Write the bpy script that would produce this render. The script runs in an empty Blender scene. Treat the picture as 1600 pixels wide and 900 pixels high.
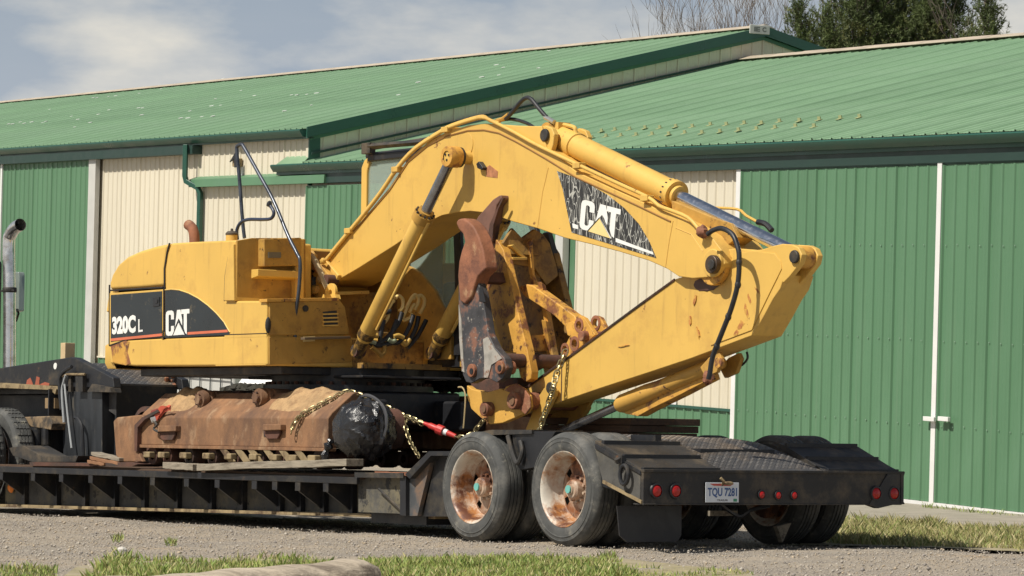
import bpy, bmesh, math, random
import numpy as np
from mathutils import Vector, Matrix
random.seed(7); rng = np.random.default_rng(7)
D = bpy.data
SC = bpy.context.scene
COL = SC.collection

# ------------------------------------------------------------------ camera
FPX, ROLL, HZ, CX, CZ = 5200., 0.026, 447., 800., 2.05
cam_d = D.cameras.new('camera'); cam = D.objects.new('camera', cam_d); COL.objects.link(cam)
cam_d.sensor_width = 36; cam_d.lens = FPX / 1600 * 36
cam_d.shift_y = -3 / 1600
cam_d.clip_start = 0.5; cam_d.clip_end = 5000
cam.matrix_world = Matrix.Translation((0, 0, CZ)) @ Matrix.Rotation(math.pi / 2, 4, 'X') @ Matrix.Rotation(ROLL, 4, 'Z')
cam_d.dof.use_dof = False
SC.camera = cam
SC.render.resolution_x = 1024; SC.render.resolution_y = 576
SC.view_settings.view_transform = 'Standard'; SC.view_settings.look = 'None'
SC.view_settings.exposure = 0.06; SC.view_settings.gamma = 1.0

# ------------------------------------------------------------------ frames (place geometry of the site)
C0 = np.array([0, 0, CZ])
def ray(x, y):
    u = x - CX; v = HZ - y; c, s = math.cos(ROLL), math.sin(ROLL)
    return np.array([(u * c - v * s) / FPX, 1.0, (u * s + v * c) / FPX])
class Frame:
    def __init__(f, o, ax, ay, az): f.o, f.ax, f.ay, f.az = [np.array(v, float) for v in (o, ax, ay, az)]
    def w(f, p): return f.o + f.ax * p[0] + f.ay * p[1] + f.az * p[2]
    def mat(f, base=(0, 0, 0)):
        o = f.w(base); m = Matrix.Identity(4)
        for i in range(3):
            m[i][0], m[i][1], m[i][2], m[i][3] = f.ax[i], f.ay[i], f.az[i], o[i]
        return m
    def at(f, x, y, yt=None, xt=None, zt=None):
        n, k = (f.ay, yt) if yt is not None else (f.ax, xt) if xt is not None else (f.az, zt)
        r = ray(x, y); t = np.dot(f.o + n * k - C0, n) / np.dot(r, n); P = C0 + r * t - f.o
        return (float(P @ f.ax), float(P @ f.ay), float(P @ f.az))
th = math.radians(54.3)
ax = np.array([math.cos(th), -math.sin(th), .045]); ax /= np.linalg.norm(ax)
ay = np.array([math.sin(th), math.cos(th), -.017]); ay -= ax * np.dot(ax, ay); ay /= np.linalg.norm(ay)
az = np.cross(ax, ay)
T = Frame(C0 + ray(884, 853) * (FPX / 198.), ax, ay, az)          # trailer and excavator
ph = math.atan2(FPX, 2919)
B = Frame(C0 + ray(1463, 790) * 41.3, (math.cos(ph), -math.sin(ph), 0), (math.sin(ph), math.cos(ph), 0), (0, 0, 1))
W = Frame((0, 0, 0), (1, 0, 0), (0, 1, 0), (0, 0, 1))
def ground_z(X, Y):
    X = np.asarray(X, float); Y = np.asarray(Y, float)
    z = T.o[2] - (az[0] * (X - T.o[0]) + az[1] * (Y - T.o[1])) / az[2]
    k = .06
    lo = B.o[2] - .01 + 0 * X
    z = k * np.log(np.exp(z / k) + np.exp(lo / k))                # never sinks below the yard by the barn
    z = -.15 * np.log(np.exp(-z / .15) + np.exp(-.75 / .15))
    return z
def gp(x, y):
    r = ray(x, y); t = 26.
    for _ in range(60):
        P = C0 + r * t; e = P[2] - float(ground_z(P[0], P[1])); t += e / max(1e-3, -(r[2] - .02)) * .5
    return C0 + r * t

# ------------------------------------------------------------------ light and sky
SUN_T = -ay * math.cos(math.radians(52)) + np.array([0, 0, 1.]) * math.sin(math.radians(52)) - ax * .02
SUN = SUN_T / np.linalg.norm(SUN_T)
sun_d = D.lights.new('sun', 'SUN'); sun = D.objects.new('sun', sun_d); COL.objects.link(sun)
sun_d.energy = 5.0; sun_d.angle = math.radians(.53); sun_d.color = (1., .94, .84)
sun.rotation_euler = Vector(SUN).to_track_quat('Z', 'Y').to_euler(); sun.location = (0, 0, 60)
world = D.worlds.new('World'); SC.world = world; world.use_nodes = True
nt = world.node_tree; nt.nodes.clear()
def N(nt, t, **kw):
    n = nt.nodes.new(t)
    for k, v in kw.items():
        if k.startswith('_'): setattr(n, k[1:], v)
        else: n.inputs[k.replace('__', ' ')].default_value = v
    return n
sky = N(nt, 'ShaderNodeTexSky', _sky_type='NISHITA', _sun_disc=False)
sky.sun_elevation = math.asin(SUN[2]); sky.sun_rotation = math.atan2(SUN[0], SUN[1]); sky.air_density = 1.2; sky.dust_density = 2.
tc = N(nt, 'ShaderNodeTexCoord')
mp = N(nt, 'ShaderNodeMapping'); mp.inputs['Scale'].default_value = (-9, 9, 24); mp.inputs['Location'].default_value = (0.74, 6.1, 4.4)
n1 = N(nt, 'ShaderNodeTexNoise', Scale=1.0, Detail=7., Roughness=.52)
mp2 = N(nt, 'ShaderNodeMapping'); mp2.inputs['Scale'].default_value = (3, 3, 22); mp2.inputs['Location'].default_value = (7.3, 2.4, 5.2)
n2 = N(nt, 'ShaderNodeTexNoise', Scale=1.0, Detail=5., Roughness=.5)
L = nt.links.new
L(tc.outputs['Generated'], mp.inputs[0]); L(mp.outputs[0], n1.inputs['Vector'])
L(tc.outputs['Generated'], mp2.inputs[0]); L(mp2.outputs[0], n2.inputs['Vector'])
cr = N(nt, 'ShaderNodeValToRGB'); cr.color_ramp.elements[0].position = .46; cr.color_ramp.elements[1].position = .62
cr2 = N(nt, 'ShaderNodeValToRGB'); cr2.color_ramp.elements[0].position = .35; cr2.color_ramp.elements[1].position = .7
L(n1.outputs['Fac'], cr.inputs[0]); L(n2.outputs['Fac'], cr2.inputs[0])
hs = N(nt, 'ShaderNodeMixRGB', _blend_type='MULTIPLY'); hs.inputs['Fac'].default_value = 1; hs.inputs['Color2'].default_value = (.05, .05, .05, 1)
L(sky.outputs[0], hs.inputs['Color1'])
grey = N(nt, 'ShaderNodeMixRGB'); grey.inputs['Color1'].default_value = (.35, .42, .525, 1); grey.inputs['Color2'].default_value = (.45, .50, .56, 1)
L(cr2.outputs['Color'], grey.inputs['Fac'])
mixa = N(nt, 'ShaderNodeMixRGB')
sep = N(nt, 'ShaderNodeSeparateXYZ'); L(tc.outputs['Generated'], sep.inputs[0])
el = N(nt, 'ShaderNodeMapRange'); el.inputs['From Min'].default_value = .05; el.inputs['From Max'].default_value = .32; el.inputs['To Min'].default_value = .88; el.inputs['To Max'].default_value = .10
L(sep.outputs[2], el.inputs['Value']); L(el.outputs[0], mixa.inputs['Fac'])
L(hs.outputs[0], mixa.inputs['Color1']); L(grey.outputs[0], mixa.inputs['Color2'])
mixb = N(nt, 'ShaderNodeMixRGB'); mixb.inputs['Color2'].default_value = (.86, .80, .68, 1)
cl = N(nt, 'ShaderNodeMath', _operation='MULTIPLY'); cl.inputs[1].default_value = .85
cl0 = N(nt, 'ShaderNodeMath', _operation='MULTIPLY'); L(cr.outputs['Color'], cl0.inputs[0]); L(el.outputs[0], cl0.inputs[1]); L(cl0.outputs[0], cl.inputs[0]); L(cl.outputs[0], mixb.inputs['Fac']); L(mixa.outputs[0], mixb.inputs['Color1'])
bg = N(nt, 'ShaderNodeBackground', Strength=1.0); wo = N(nt, 'ShaderNodeOutputWorld')
L(mixb.outputs[0], bg.inputs[0]); L(bg.outputs[0], wo.inputs[0])

# ------------------------------------------------------------------ materials
MATS = {}
def mat(name, col, rough=.6, metal=0., var=.12, scale=3., dirt=None, dirt_lo=.55, dirt_hi=.7, dirt_scale=2.5, bump=.0, bump_scale=40., spec=.5,
        dirt2=None, d2_lo=.6, d2_hi=.64, d2_scale=9., stretch=(1, 1, 1), rnd=0., streak=None):
    if name in MATS: return MATS[name]
    m = D.materials.new(name); m.use_nodes = True; nt = m.node_tree; b = nt.nodes['Principled BSDF']; L = nt.links.new
    b.inputs['Roughness'].default_value = rough; b.inputs['Metallic'].default_value = metal
    b.inputs['Specular IOR Level'].default_value = spec
    tc = N(nt, 'ShaderNodeTexCoord'); mp = N(nt, 'ShaderNodeMapping'); mp.inputs['Scale'].default_value = stretch
    L(tc.outputs['Object'], mp.inputs[0]); V = mp.outputs[0]
    n = N(nt, 'ShaderNodeTexNoise', Scale=scale, Detail=6., Roughness=.6); L(V, n.inputs['Vector'])
    r = N(nt, 'ShaderNodeMapRange'); r.inputs['From Min'].default_value = .3; r.inputs['From Max'].default_value = .7
    r.inputs['To Min'].default_value = 1 - var; r.inputs['To Max'].default_value = 1 + var; L(n.outputs['Fac'], r.inputs['Value'])
    mul = N(nt, 'ShaderNodeMixRGB', _blend_type='MULTIPLY'); mul.inputs['Fac'].default_value = 1
    mul.inputs['Color1'].default_value = (*col, 1); L(r.outputs[0], mul.inputs['Color2']); out = mul.outputs[0]
    for dc, lo, hi, sc in ((dirt, dirt_lo, dirt_hi, dirt_scale), (dirt2, d2_lo, d2_hi, d2_scale)):
        if dc is None: continue
        d = N(nt, 'ShaderNodeTexNoise', Scale=sc, Detail=8., Roughness=.68); L(V, d.inputs['Vector'])
        q = N(nt, 'ShaderNodeMapRange'); q.inputs['From Min'].default_value = lo; q.inputs['From Max'].default_value = hi; L(d.outputs['Fac'], q.inputs['Value'])
        mx = N(nt, 'ShaderNodeMixRGB'); mx.inputs['Color2'].default_value = (*dc, 1); L(q.outputs[0], mx.inputs['Fac']); L(out, mx.inputs['Color1']); out = mx.outputs[0]
    if streak:      # run-off stains: noise drawn out downwards
        sm_ = N(nt, 'ShaderNodeMapping'); sm_.inputs['Scale'].default_value = (7, 7, .7); L(tc.outputs['Object'], sm_.inputs[0])
        sn = N(nt, 'ShaderNodeTexNoise', Scale=1.6, Detail=7., Roughness=.65); L(sm_.outputs[0], sn.inputs['Vector'])
        sq = N(nt, 'ShaderNodeMapRange'); sq.inputs['From Min'].default_value = .56; sq.inputs['From Max'].default_value = .78; sq.inputs['To Max'].default_value = streak[1]; L(sn.outputs['Fac'], sq.inputs['Value'])
        sx = N(nt, 'ShaderNodeMixRGB'); sx.inputs['Color2'].default_value = (*streak[0], 1); L(sq.outputs[0], sx.inputs['Fac']); L(out, sx.inputs['Color1']); out = sx.outputs[0]
    if rnd:         # each sheet has weathered a little differently
        oi = N(nt, 'ShaderNodeObjectInfo'); om = N(nt, 'ShaderNodeMapRange'); om.inputs['To Min'].default_value = 1 - rnd; om.inputs['To Max'].default_value = 1 + rnd; L(oi.outputs['Random'], om.inputs['Value'])
        ox = N(nt, 'ShaderNodeMixRGB', _blend_type='MULTIPLY'); ox.inputs['Fac'].default_value = 1; L(out, ox.inputs['Color1']); L(om.outputs[0], ox.inputs['Color2']); out = ox.outputs[0]
    L(out, b.inputs['Base Color'])
    rr = N(nt, 'ShaderNodeMapRange'); rr.inputs['From Min'].default_value = .3; rr.inputs['From Max'].default_value = .7
    rr.inputs['To Min'].default_value = max(.05, rough - .12); rr.inputs['To Max'].default_value = min(1, rough + .12); L(n.outputs['Fac'], rr.inputs['Value']); L(rr.outputs[0], b.inputs['Roughness'])
    if bump:
        bn = N(nt, 'ShaderNodeTexNoise', Scale=bump_scale, Detail=6., Roughness=.6); L(V, bn.inputs['Vector'])
        bp = N(nt, 'ShaderNodeBump', Strength=1., Distance=bump); L(bn.outputs['Fac'], bp.inputs['Height']); L(bp.outputs[0], b.inputs['Normal'])
    MATS[name] = m; return m
RUST = (.20, .075, .035); DUST = (.33, .25, .15)
Y_ = mat('yellow paint', (.66, .415, .095), .5, var=.06, scale=1.6, dirt=(.50, .29, .075), dirt_lo=.54, dirt_hi=.80, dirt2=(.25, .12, .04), d2_lo=.655, d2_hi=.68, d2_scale=6, bump=.0015, bump_scale=9, streak=((.34, .19, .06), .55))
YD = mat('dirty shaded yellow paint', (.45, .255, .05), .65, var=.15, scale=4, dirt=(.25, .13, .035), dirt_lo=.50, dirt_hi=.74, dirt_scale=5, dirt2=(.06, .035, .02), d2_lo=.62, d2_hi=.68, d2_scale=11, bump=.002, bump_scale=30)  # dirt, plus shade of front faces and lower cab put into the colour
YR = mat('worn yellow steel', (.62, .33, .06), .6, var=.2, scale=5, dirt=(.22, .09, .04), dirt_lo=.50, dirt_hi=.60, dirt_scale=6, dirt2=(.10, .045, .03), d2_lo=.58, d2_hi=.64, d2_scale=13, bump=.002, bump_scale=35)
RS = mat('rusty steel', (.26, .105, .055), .8, var=.3, scale=5, dirt=(.12, .05, .035), dirt_lo=.5, dirt_hi=.66, dirt_scale=3.5, dirt2=(.40, .24, .13), d2_lo=.56, d2_hi=.70, d2_scale=6, bump=.004, bump_scale=45)
RT = mat('rusty track steel', (.235, .122, .060), .85, var=.3, scale=4, dirt=(.115, .062, .038), dirt_lo=.45, dirt_hi=.66, dirt_scale=2.2, dirt2=(.40, .27, .16), d2_lo=.54, d2_hi=.72, d2_scale=3, bump=.004, bump_scale=50, stretch=(1.4, 1.4, .8))
RD = mat('dark rust', (.10, .045, .03), .85, var=.3, scale=6, dirt=(.04, .03, .025), dirt_lo=.45, dirt_hi=.6, bump=.004)
BK = mat('black painted steel', (.014, .015, .018), .5, var=.3, scale=3, dirt=(.065, .055, .04), dirt_lo=.52, dirt_hi=.74, dirt_scale=4, dirt2=(.13, .06, .03), d2_lo=.66, d2_hi=.70, d2_scale=8, bump=.002, bump_scale=30)
BKD = mat('dusty black steel', (.026, .025, .024), .65, var=.3, scale=4, dirt=(.13, .10, .065), dirt_lo=.48, dirt_hi=.72, dirt_scale=3, bump=.003, bump_scale=40)
WEB = mat('weathered beam web', (.07, .068, .062), .75, var=.35, scale=5, dirt=(.18, .155, .095), dirt_lo=.48, dirt_hi=.68, dirt_scale=3, dirt2=(.03, .03, .03), d2_lo=.56, d2_hi=.62, d2_scale=6, bump=.002)
TAN = mat('tan dusty steel', (.27, .205, .11), .8, var=.3, scale=6, dirt=(.09, .055, .03), dirt_lo=.50, dirt_hi=.64, dirt_scale=7)
PLT = mat('tread plate', (.075, .073, .072), .5, var=.3, scale=4, metal=.3, dirt=(.19, .145, .10), dirt_lo=.46, dirt_hi=.66, dirt_scale=1.6, bump=.003, bump_scale=60)
BLK = mat('black rubber hose', (.02, .021, .024), .45, var=.3, scale=12)
TYR = mat('worn tyre rubber', (.062, .064, .062), .8, var=.3, scale=7, dirt=(.155, .15, .135), dirt_lo=.47, dirt_hi=.70, dirt_scale=5, dirt2=(.21, .20, .16), d2_lo=.60, d2_hi=.68, d2_scale=10, bump=.003, bump_scale=30)
RIM = mat('rusted cream rim', (.62, .58, .50), .42, var=.14, scale=6, dirt=(.36, .15, .045), dirt_lo=.46, dirt_hi=.60, dirt_scale=3.2, dirt2=(.12, .045, .025), d2_lo=.52, d2_hi=.62, d2_scale=4.2, bump=.002, bump_scale=30)
TEAL = mat('teal oil cap', (.14, .42, .38), .3)
CHR = mat('chrome', (.72, .73, .75), .16, 1., var=.05, scale=20)
ROD = mat('dark chromed rod', (.30, .31, .33), .25, .9, var=.2, scale=8)
STK = mat('stained chrome stack', (.78, .76, .73), .22, .9, var=.15, scale=9, dirt=(.36, .28, .20), dirt_lo=.5, dirt_hi=.75, dirt_scale=8)
GRN = mat('green siding paint', (.095, .205, .112), .5, var=.06, scale=1.5, dirt=(.115, .23, .135), dirt_lo=.5, dirt_hi=.8, rnd=.05, streak=((.13, .21, .13), .5))
GRR = mat('faded green roof paint', (.205, .335, .20), .42, var=.08, scale=.7, dirt=(.245, .375, .24), dirt_lo=.45, dirt_hi=.7, dirt_scale=.8, spec=.6, rnd=.05)
GRD = mat('dark green trim paint', (.022, .085, .06), .35, var=.1, scale=1.5)
GRK = mat('deep green fascia', (.018, .045, .036), .5, var=.1)
BGE = mat('beige siding paint', (.65, .60, .475), .6, var=.04, scale=1.2, dirt=(.58, .52, .39), dirt_lo=.52, dirt_hi=.8, rnd=.03, streak=((.50, .44, .33), .5))
RDG = mat('beige ridge cap', (.45, .38, .29), .6, var=.15, scale=3)
WHT = mat('white trim', (.72, .72, .70), .5, var=.05)
LGR = mat('light grey trim', (.52, .52, .49), .5, var=.06)
DRT = mat('dry dirt', (.40, .26, .13), .95, var=.25, scale=9, dirt=(.24, .14, .07), dirt_lo=.5, dirt_hi=.68, dirt_scale=10, bump=.02, bump_scale=28)
WOD = mat('weathered grey timber', (.27, .235, .18), .85, var=.3, scale=8, dirt=(.12, .095, .07), dirt_lo=.5, dirt_hi=.66, dirt_scale=5, bump=.003, stretch=(.6, 5, 5))
WDB = mat('new pine timber', (.56, .42, .24), .7, var=.12, scale=9)
WDK = mat('dark brown timber', (.085, .05, .03), .85, var=.4, scale=8, bump=.004, stretch=(.6, 4, 4))
LOGM = mat('bleached log', (.46, .39, .30), .9, var=.35, scale=7, dirt=(.17, .135, .10), dirt_lo=.48, dirt_hi=.66, dirt_scale=3, bump=.012, bump_scale=22, stretch=(.3, 3, 3))
RED = mat('red paint', (.48, .035, .03), .45, var=.15, scale=9)
REDC = mat('red strap webbing', (.50, .09, .05), .8, var=.15, scale=20)
LAMP = mat('red tail lens', (.40, .012, .01), .25, var=.1)
AMB = mat('amber lens', (.80, .22, .02), .25)
GLD = mat('zinc gold chain', (.42, .36, .19), .38, .75, var=.3, scale=25, dirt=(.16, .12, .07), dirt_lo=.5, dirt_hi=.62, dirt_scale=20)
DECK = mat('dark decal', (.022, .028, .032), .35, var=.25, scale=3, dirt=(.10, .085, .06), dirt_lo=.60, dirt_hi=.66, dirt_scale=7)
DECR = mat('red orange stripe', (.62, .16, .08), .5)
LET = mat('white lettering', (.78, .78, .74), .5, var=.05)
LETB = mat('blue plate lettering', (.05, .11, .28), .5)
PLM = mat('plate face', (.66, .70, .74), .4, var=.03)
PLR = mat('plate red', (.5, .08, .06), .5)
TOT = mat('translucent white plastic', (.52, .52, .49), .4, var=.04)
PLS = mat('black plastic film', (.014, .015, .018), .3, var=.3, scale=5, bump=.02, bump_scale=9, spec=.6)
BARK = mat('grey bark', (.17, .135, .11), .9, var=.25, scale=9)
CONC = mat('concrete apron', (.31, .275, .225), .9, var=.12, scale=2, dirt=(.24, .21, .17), dirt_lo=.5, dirt_hi=.7, bump=.004, bump_scale=30)
PIN = mat('pine needles', (.085, .115, .032), .7, var=.45, scale=1.3, dirt=(.21, .20, .06), dirt_lo=.52, dirt_hi=.65, dirt_scale=1.1)
TARP = mat('dark brush', (.03, .028, .02), .9, var=.5, scale=9)
def glass_mat():
    m = D.materials.new('cab glass'); m.use_nodes = True; nt = m.node_tree; nt.nodes.clear()
    g = N(nt, 'ShaderNodeBsdfGlossy', Roughness=.03); t = N(nt, 'ShaderNodeBsdfTransparent'); t.inputs[0].default_value = (.93, .955, .94, 1)
    f0 = N(nt, 'ShaderNodeFresnel', IOR=1.5); gg_ = N(nt, 'ShaderNodeNewGeometry'); iv = N(nt, 'ShaderNodeMath', _operation='SUBTRACT'); iv.inputs[0].default_value = 1; nt.links.new(gg_.outputs['Backfacing'], iv.inputs[1]); f = N(nt, 'ShaderNodeMath', _operation='MULTIPLY'); nt.links.new(f0.outputs[0], f.inputs[0]); nt.links.new(iv.outputs[0], f.inputs[1]); mx = N(nt, 'ShaderNodeMixShader'); o = N(nt, 'ShaderNodeOutputMaterial')
    nt.links.new(f.outputs[0], mx.inputs[0]); nt.links.new(t.outputs[0], mx.inputs[1]); nt.links.new(g.outputs[0], mx.inputs[2])
    df = N(nt, 'ShaderNodeBsdfDiffuse'); df.inputs[0].default_value = (.50, .62, .55, 1); m2 = N(nt, 'ShaderNodeMixShader'); m2.inputs[0].default_value = .26
    nt.links.new(mx.outputs[0], m2.inputs[1]); nt.links.new(df.outputs[0], m2.inputs[2]); nt.links.new(m2.outputs[0], o.inputs[0])
    return m
GLS = glass_mat()
YG = mat('grimy shaded steel', (.34, .195, .048), .7, var=.3, scale=5, dirt=(.14, .07, .03), dirt_lo=.46, dirt_hi=.66, dirt_scale=6, dirt2=(.045, .03, .02), d2_lo=.56, d2_hi=.64, d2_scale=8, bump=.003, bump_scale=30)  # grime, with the shade under the boom darkened into the colour
def scrawl_mat():      # the peeled, scratched black boom decal
    m = mat('scratched boom decal', (.03, .03, .03), .5, var=.3, scale=8); nt = m.node_tree; L = nt.links.new; b = nt.nodes['Principled BSDF']
    src = b.inputs['Base Color'].links[0].from_socket
    tc = N(nt, 'ShaderNodeTexCoord'); prev = src
    for sc, rot, lo, dist in ((9, .5, .05, 3.), (12, 1.7, .05, 4.), (8, 2.6, .06, 5.), (14, 1.1, .05, 5.), (10, 2.2, .05, 5.)):
        mp = N(nt, 'ShaderNodeMapping'); mp.inputs['Rotation'].default_value = (0, rot, 0); mp.inputs['Scale'].default_value = (1, 1, .28); L(tc.outputs['Object'], mp.inputs[0])
        n = N(nt, 'ShaderNodeTexNoise', Scale=sc, Detail=1., Distortion=.4); L(mp.outputs[0], n.inputs['Vector'])
        a = N(nt, 'ShaderNodeMath', _operation='SUBTRACT'); a.inputs[1].default_value = .5; L(n.outputs['Fac'], a.inputs[0])
        ab = N(nt, 'ShaderNodeMath', _operation='ABSOLUTE'); L(a.outputs[0], ab.inputs[0])
        lt = N(nt, 'ShaderNodeMath', _operation='LESS_THAN'); lt.inputs[1].default_value = lo * .13; L(ab.outputs[0], lt.inputs[0])
        mx = N(nt, 'ShaderNodeMixRGB'); mx.inputs['Color2'].default_value = (.42, .42, .38, 1); L(lt.outputs[0], mx.inputs['Fac']); L(prev, mx.inputs['Color1']); prev = mx.outputs[0]
    L(prev, b.inputs['Base Color']); return m
SCR = scrawl_mat()

# ------------------------------------------------------------------ geometry collector
class G:
    def __init__(g): g.v = []; g.f = []
    def add(g, vs, fs):
        n = len(g.v); g.v += [tuple(map(float, p)) for p in vs]; g.f += [tuple(i + n for i in f) for f in fs]; return g
    def box(g, x0, x1, y0, y1, z0, z1):
        return g.add([(x0, y0, z0), (x1, y0, z0), (x1, y1, z0), (x0, y1, z0), (x0, y0, z1), (x1, y0, z1), (x1, y1, z1), (x0, y1, z1)],
                     [(3, 2, 1, 0), (4, 5, 6, 7), (0, 1, 5, 4), (1, 2, 6, 5), (2, 3, 7, 6), (3, 0, 4, 7)])
    def prism(g, pts, a, b, axis='y'):            # pts in the plane normal to axis, extruded from a to b
        def P(p, t): return (p[0], t, p[1]) if axis == 'y' else (t, p[0], p[1]) if axis == 'x' else (p[0], p[1], t)
        n = len(pts); area = sum(pts[i][0] * pts[(i + 1) % n][1] - pts[(i + 1) % n][0] * pts[i][1] for i in range(n))
        pts = list(pts) if area > 0 else list(pts)[::-1]
        vs = [P(p, a) for p in pts] + [P(p, b) for p in pts]
        fs = [tuple(range(n)), tuple(range(2 * n - 1, n - 1, -1))] + [(i, i + n, (i + 1) % n + n, (i + 1) % n) for i in range(n)]
        flip = (axis != 'y') == (b > a)
        if flip: fs = [tuple(reversed(f)) for f in fs]
        return g.add(vs, fs)
    def flat(g, pts3): return g.add(pts3, [tuple(range(len(pts3)))])
    def tube(g, pts, r, n=10, caps=True):
        pts = [Vector(p) for p in pts]; rs = r if isinstance(r, (list, tuple)) else [r] * len(pts)
        k0 = len(g.v); up = None; rings = []
        for i, p in enumerate(pts):
            t = ((pts[i + 1] if i + 1 < len(pts) else p) - (pts[i - 1] if i else p)).normalized()
            if up is None: up = Vector((0, 0, 1)) if abs(t.z) < .9 else Vector((1, 0, 0))
            a = up - t * up.dot(t)
            if a.length < 1e-4: a = t.orthogonal()
            a.normalize(); up = a; b = t.cross(a)
            rings.append([p + (a * math.cos(2 * math.pi * j / n) + b * math.sin(2 * math.pi * j / n)) * rs[i] for j in range(n)])
        vs = [v for rg in rings for v in rg]; fs = []
        for i in range(len(pts) - 1):
            for j in range(n): q = (j + 1) % n; fs.append((i * n + j, i * n + q, (i + 1) * n + q, (i + 1) * n + j))
        if caps: fs += [tuple(range(n))[::-1], tuple(range((len(pts) - 1) * n, len(pts) * n))]
        return g.add(vs, fs)
    def lathe(g, prof, c, axis='y', n=40, closed=False):   # prof = [(radius, height along axis)]
        m = len(prof); vs = []; fs = []
        for i in range(n):
            a = 2 * math.pi * i / n; ca, sa = math.cos(a), math.sin(a)
            for r, h in prof:
                vs.append({'y': (c[0] + r * ca, c[1] + h, c[2] + r * sa), 'x': (c[0] + h, c[1] + r * ca, c[2] + r * sa), 'z': (c[0] + r * ca, c[1] + r * sa, c[2] + h)}[axis])
        for i in range(n):
            k = (i + 1) % n
            for j in range(m if closed else m - 1):
                q = (j + 1) % m; fs.append((i * m + j, i * m + q, k * m + q, k * m + j))
        return g.add(vs, fs)
    def disc(g, c, r, h, axis='y', n=24): return g.lathe([(0.0005, 0), (r, 0), (r, h), (.0005, h)], c, axis, n)
    def blob(g, c, r, seg=10, rings=7, jit=0.):
        vs = []; fs = []
        for i in range(rings + 1):
            t = math.pi * i / rings
            for j in range(seg):
                p = 2 * math.pi * j / seg; k = 1 + random.uniform(-jit, jit)
                vs.append((c[0] + r[0] * k * math.sin(t) * math.cos(p), c[1] + r[1] * k * math.sin(t) * math.sin(p), c[2] + r[2] * k * math.cos(t)))
        for i in range(rings):
            for j in range(seg): q = (j + 1) % seg; fs.append((i * seg + j, (i + 1) * seg + j, (i + 1) * seg + q, i * seg + q))
        return g.add(vs, fs)
    def mesh(g, name, m, base=(0, 0, 0), smooth=32):
        me = D.meshes.new(name); b = base
        me.from_pydata([(v[0] - b[0], v[1] - b[1], v[2] - b[2]) for v in g.v], [], g.f); me.validate()
        if len(g.f) < 4000:
            bm = bmesh.new(); bm.from_mesh(me); bmesh.ops.recalc_face_normals(bm, faces=bm.faces[:]); bm.to_mesh(me); bm.free()
        if m: me.materials.append(m)
        if smooth:
            me.shade_smooth(); me.set_sharp_from_angle(angle=math.radians(smooth))
        return me
BASE = {}
def tag(o, label, cat, group=None, kind=None):
    if label: o['label'] = label
    if cat: o['category'] = cat
    if group: o['group'] = group
    if kind: o['kind'] = kind
    return o
def thing(name, label, cat, frame=T, base=(0, 0, 0), group=None):
    o = D.objects.new(name, None); COL.objects.link(o); o.matrix_world = frame.mat(base); o.empty_display_size = .2
    BASE[o.name] = base; return tag(o, label, cat, group)
def link(name, me, parent, loc=(0, 0, 0), rot=None, scale=None):
    o = D.objects.new(name, me); COL.objects.link(o); o.parent = parent; o.location = loc
    if rot: o.rotation_euler = rot
    if scale: o.scale = scale
    BASE[o.name] = BASE[parent.name] if parent else (0, 0, 0)
    return o
def part(name, g, m, parent, bevel=0, smooth=32, label=None, kind=None, seg=2):
    me = g.mesh(name, m, BASE[parent.name], smooth); o = link(name, me, parent)
    if bevel:
        md = o.modifiers.new('b', 'BEVEL'); md.width = bevel; md.segments = seg; md.limit_method = 'ANGLE'; md.angle_limit = math.radians(35); md.harden_normals = True
    if label: o['label'] = label
    if kind: o['kind'] = kind
    return o
def solo(name, g, m, label, cat, frame=W, base=(0, 0, 0), group=None, kind=None, bevel=0, smooth=32):
    me = g.mesh(name, m, base, smooth); o = D.objects.new(name, me); COL.objects.link(o); o.matrix_world = frame.mat(base)
    if bevel: md = o.modifiers.new('b', 'BEVEL'); md.width = bevel; md.segments = 2; md.limit_method = 'ANGLE'; md.harden_normals = True
    BASE[o.name] = base; return tag(o, label, cat, group, kind)
def sd(y, *pts): return [(lambda q: (q[0], q[2]))(T.at(px, py, yt=y)) for px, py in pts]      # outline on a lengthwise plane of the trailer
def fr(x, *pts): return [(lambda q: (q[1], q[2]))(T.at(px, py, xt=x)) for px, py in pts]      # outline on a cross plane
def p3(y, *pts): return [T.at(px, py, yt=y) for px, py in pts]
def pinc(g, px, py, y0, y1, r, n=20): c = T.at(px, py, yt=y0); g.disc((c[0], y0, c[2]), r, y1 - y0, 'y', n); return g
def smooth_path(pts, k=6):
    P = [Vector(p) for p in pts]; out = []
    for i in range(len(P) - 1):
        a = P[max(0, i - 1)]; b = P[i]; c = P[i + 1]; d = P[min(len(P) - 1, i + 2)]
        for j in range(k):
            t = j / k; out.append(.5 * ((2 * b) + (c - a) * t + (2 * a - 5 * b + 4 * c - d) * t * t + (3 * b - a - 3 * c + d) * t ** 3))
    return out + [P[-1]]
_txt = {}
def text2d(s, bold=.02):
    cu = D.curves.new('t', 'FONT'); cu.body = s; cu.offset = bold; cu.resolution_u = 3; o = D.objects.new('t', cu); COL.objects.link(o)
    bpy.context.view_layer.update()
    me = o.evaluated_get(bpy.context.evaluated_depsgraph_get()).to_mesh()
    vs = [tuple(v.co[:2]) for v in me.vertices]; fs = [tuple(p.vertices) for p in me.polygons]
    D.objects.remove(o); D.curves.remove(cu); return vs, fs
def put_text(g, s, origin, ex, ez, height, width, bold=.02):
    vs, fs = text2d(s, bold); A = np.array(vs); lo = A.min(0); sz = A.max(0) - lo
    ex = np.array(ex) * width; ez = np.array(ez) * height; o = np.array(origin)
    return g.add([tuple(o + ex * ((v[0] - lo[0]) / sz[0]) + ez * ((v[1] - lo[1]) / sz[1])) for v in vs], fs)
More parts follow.
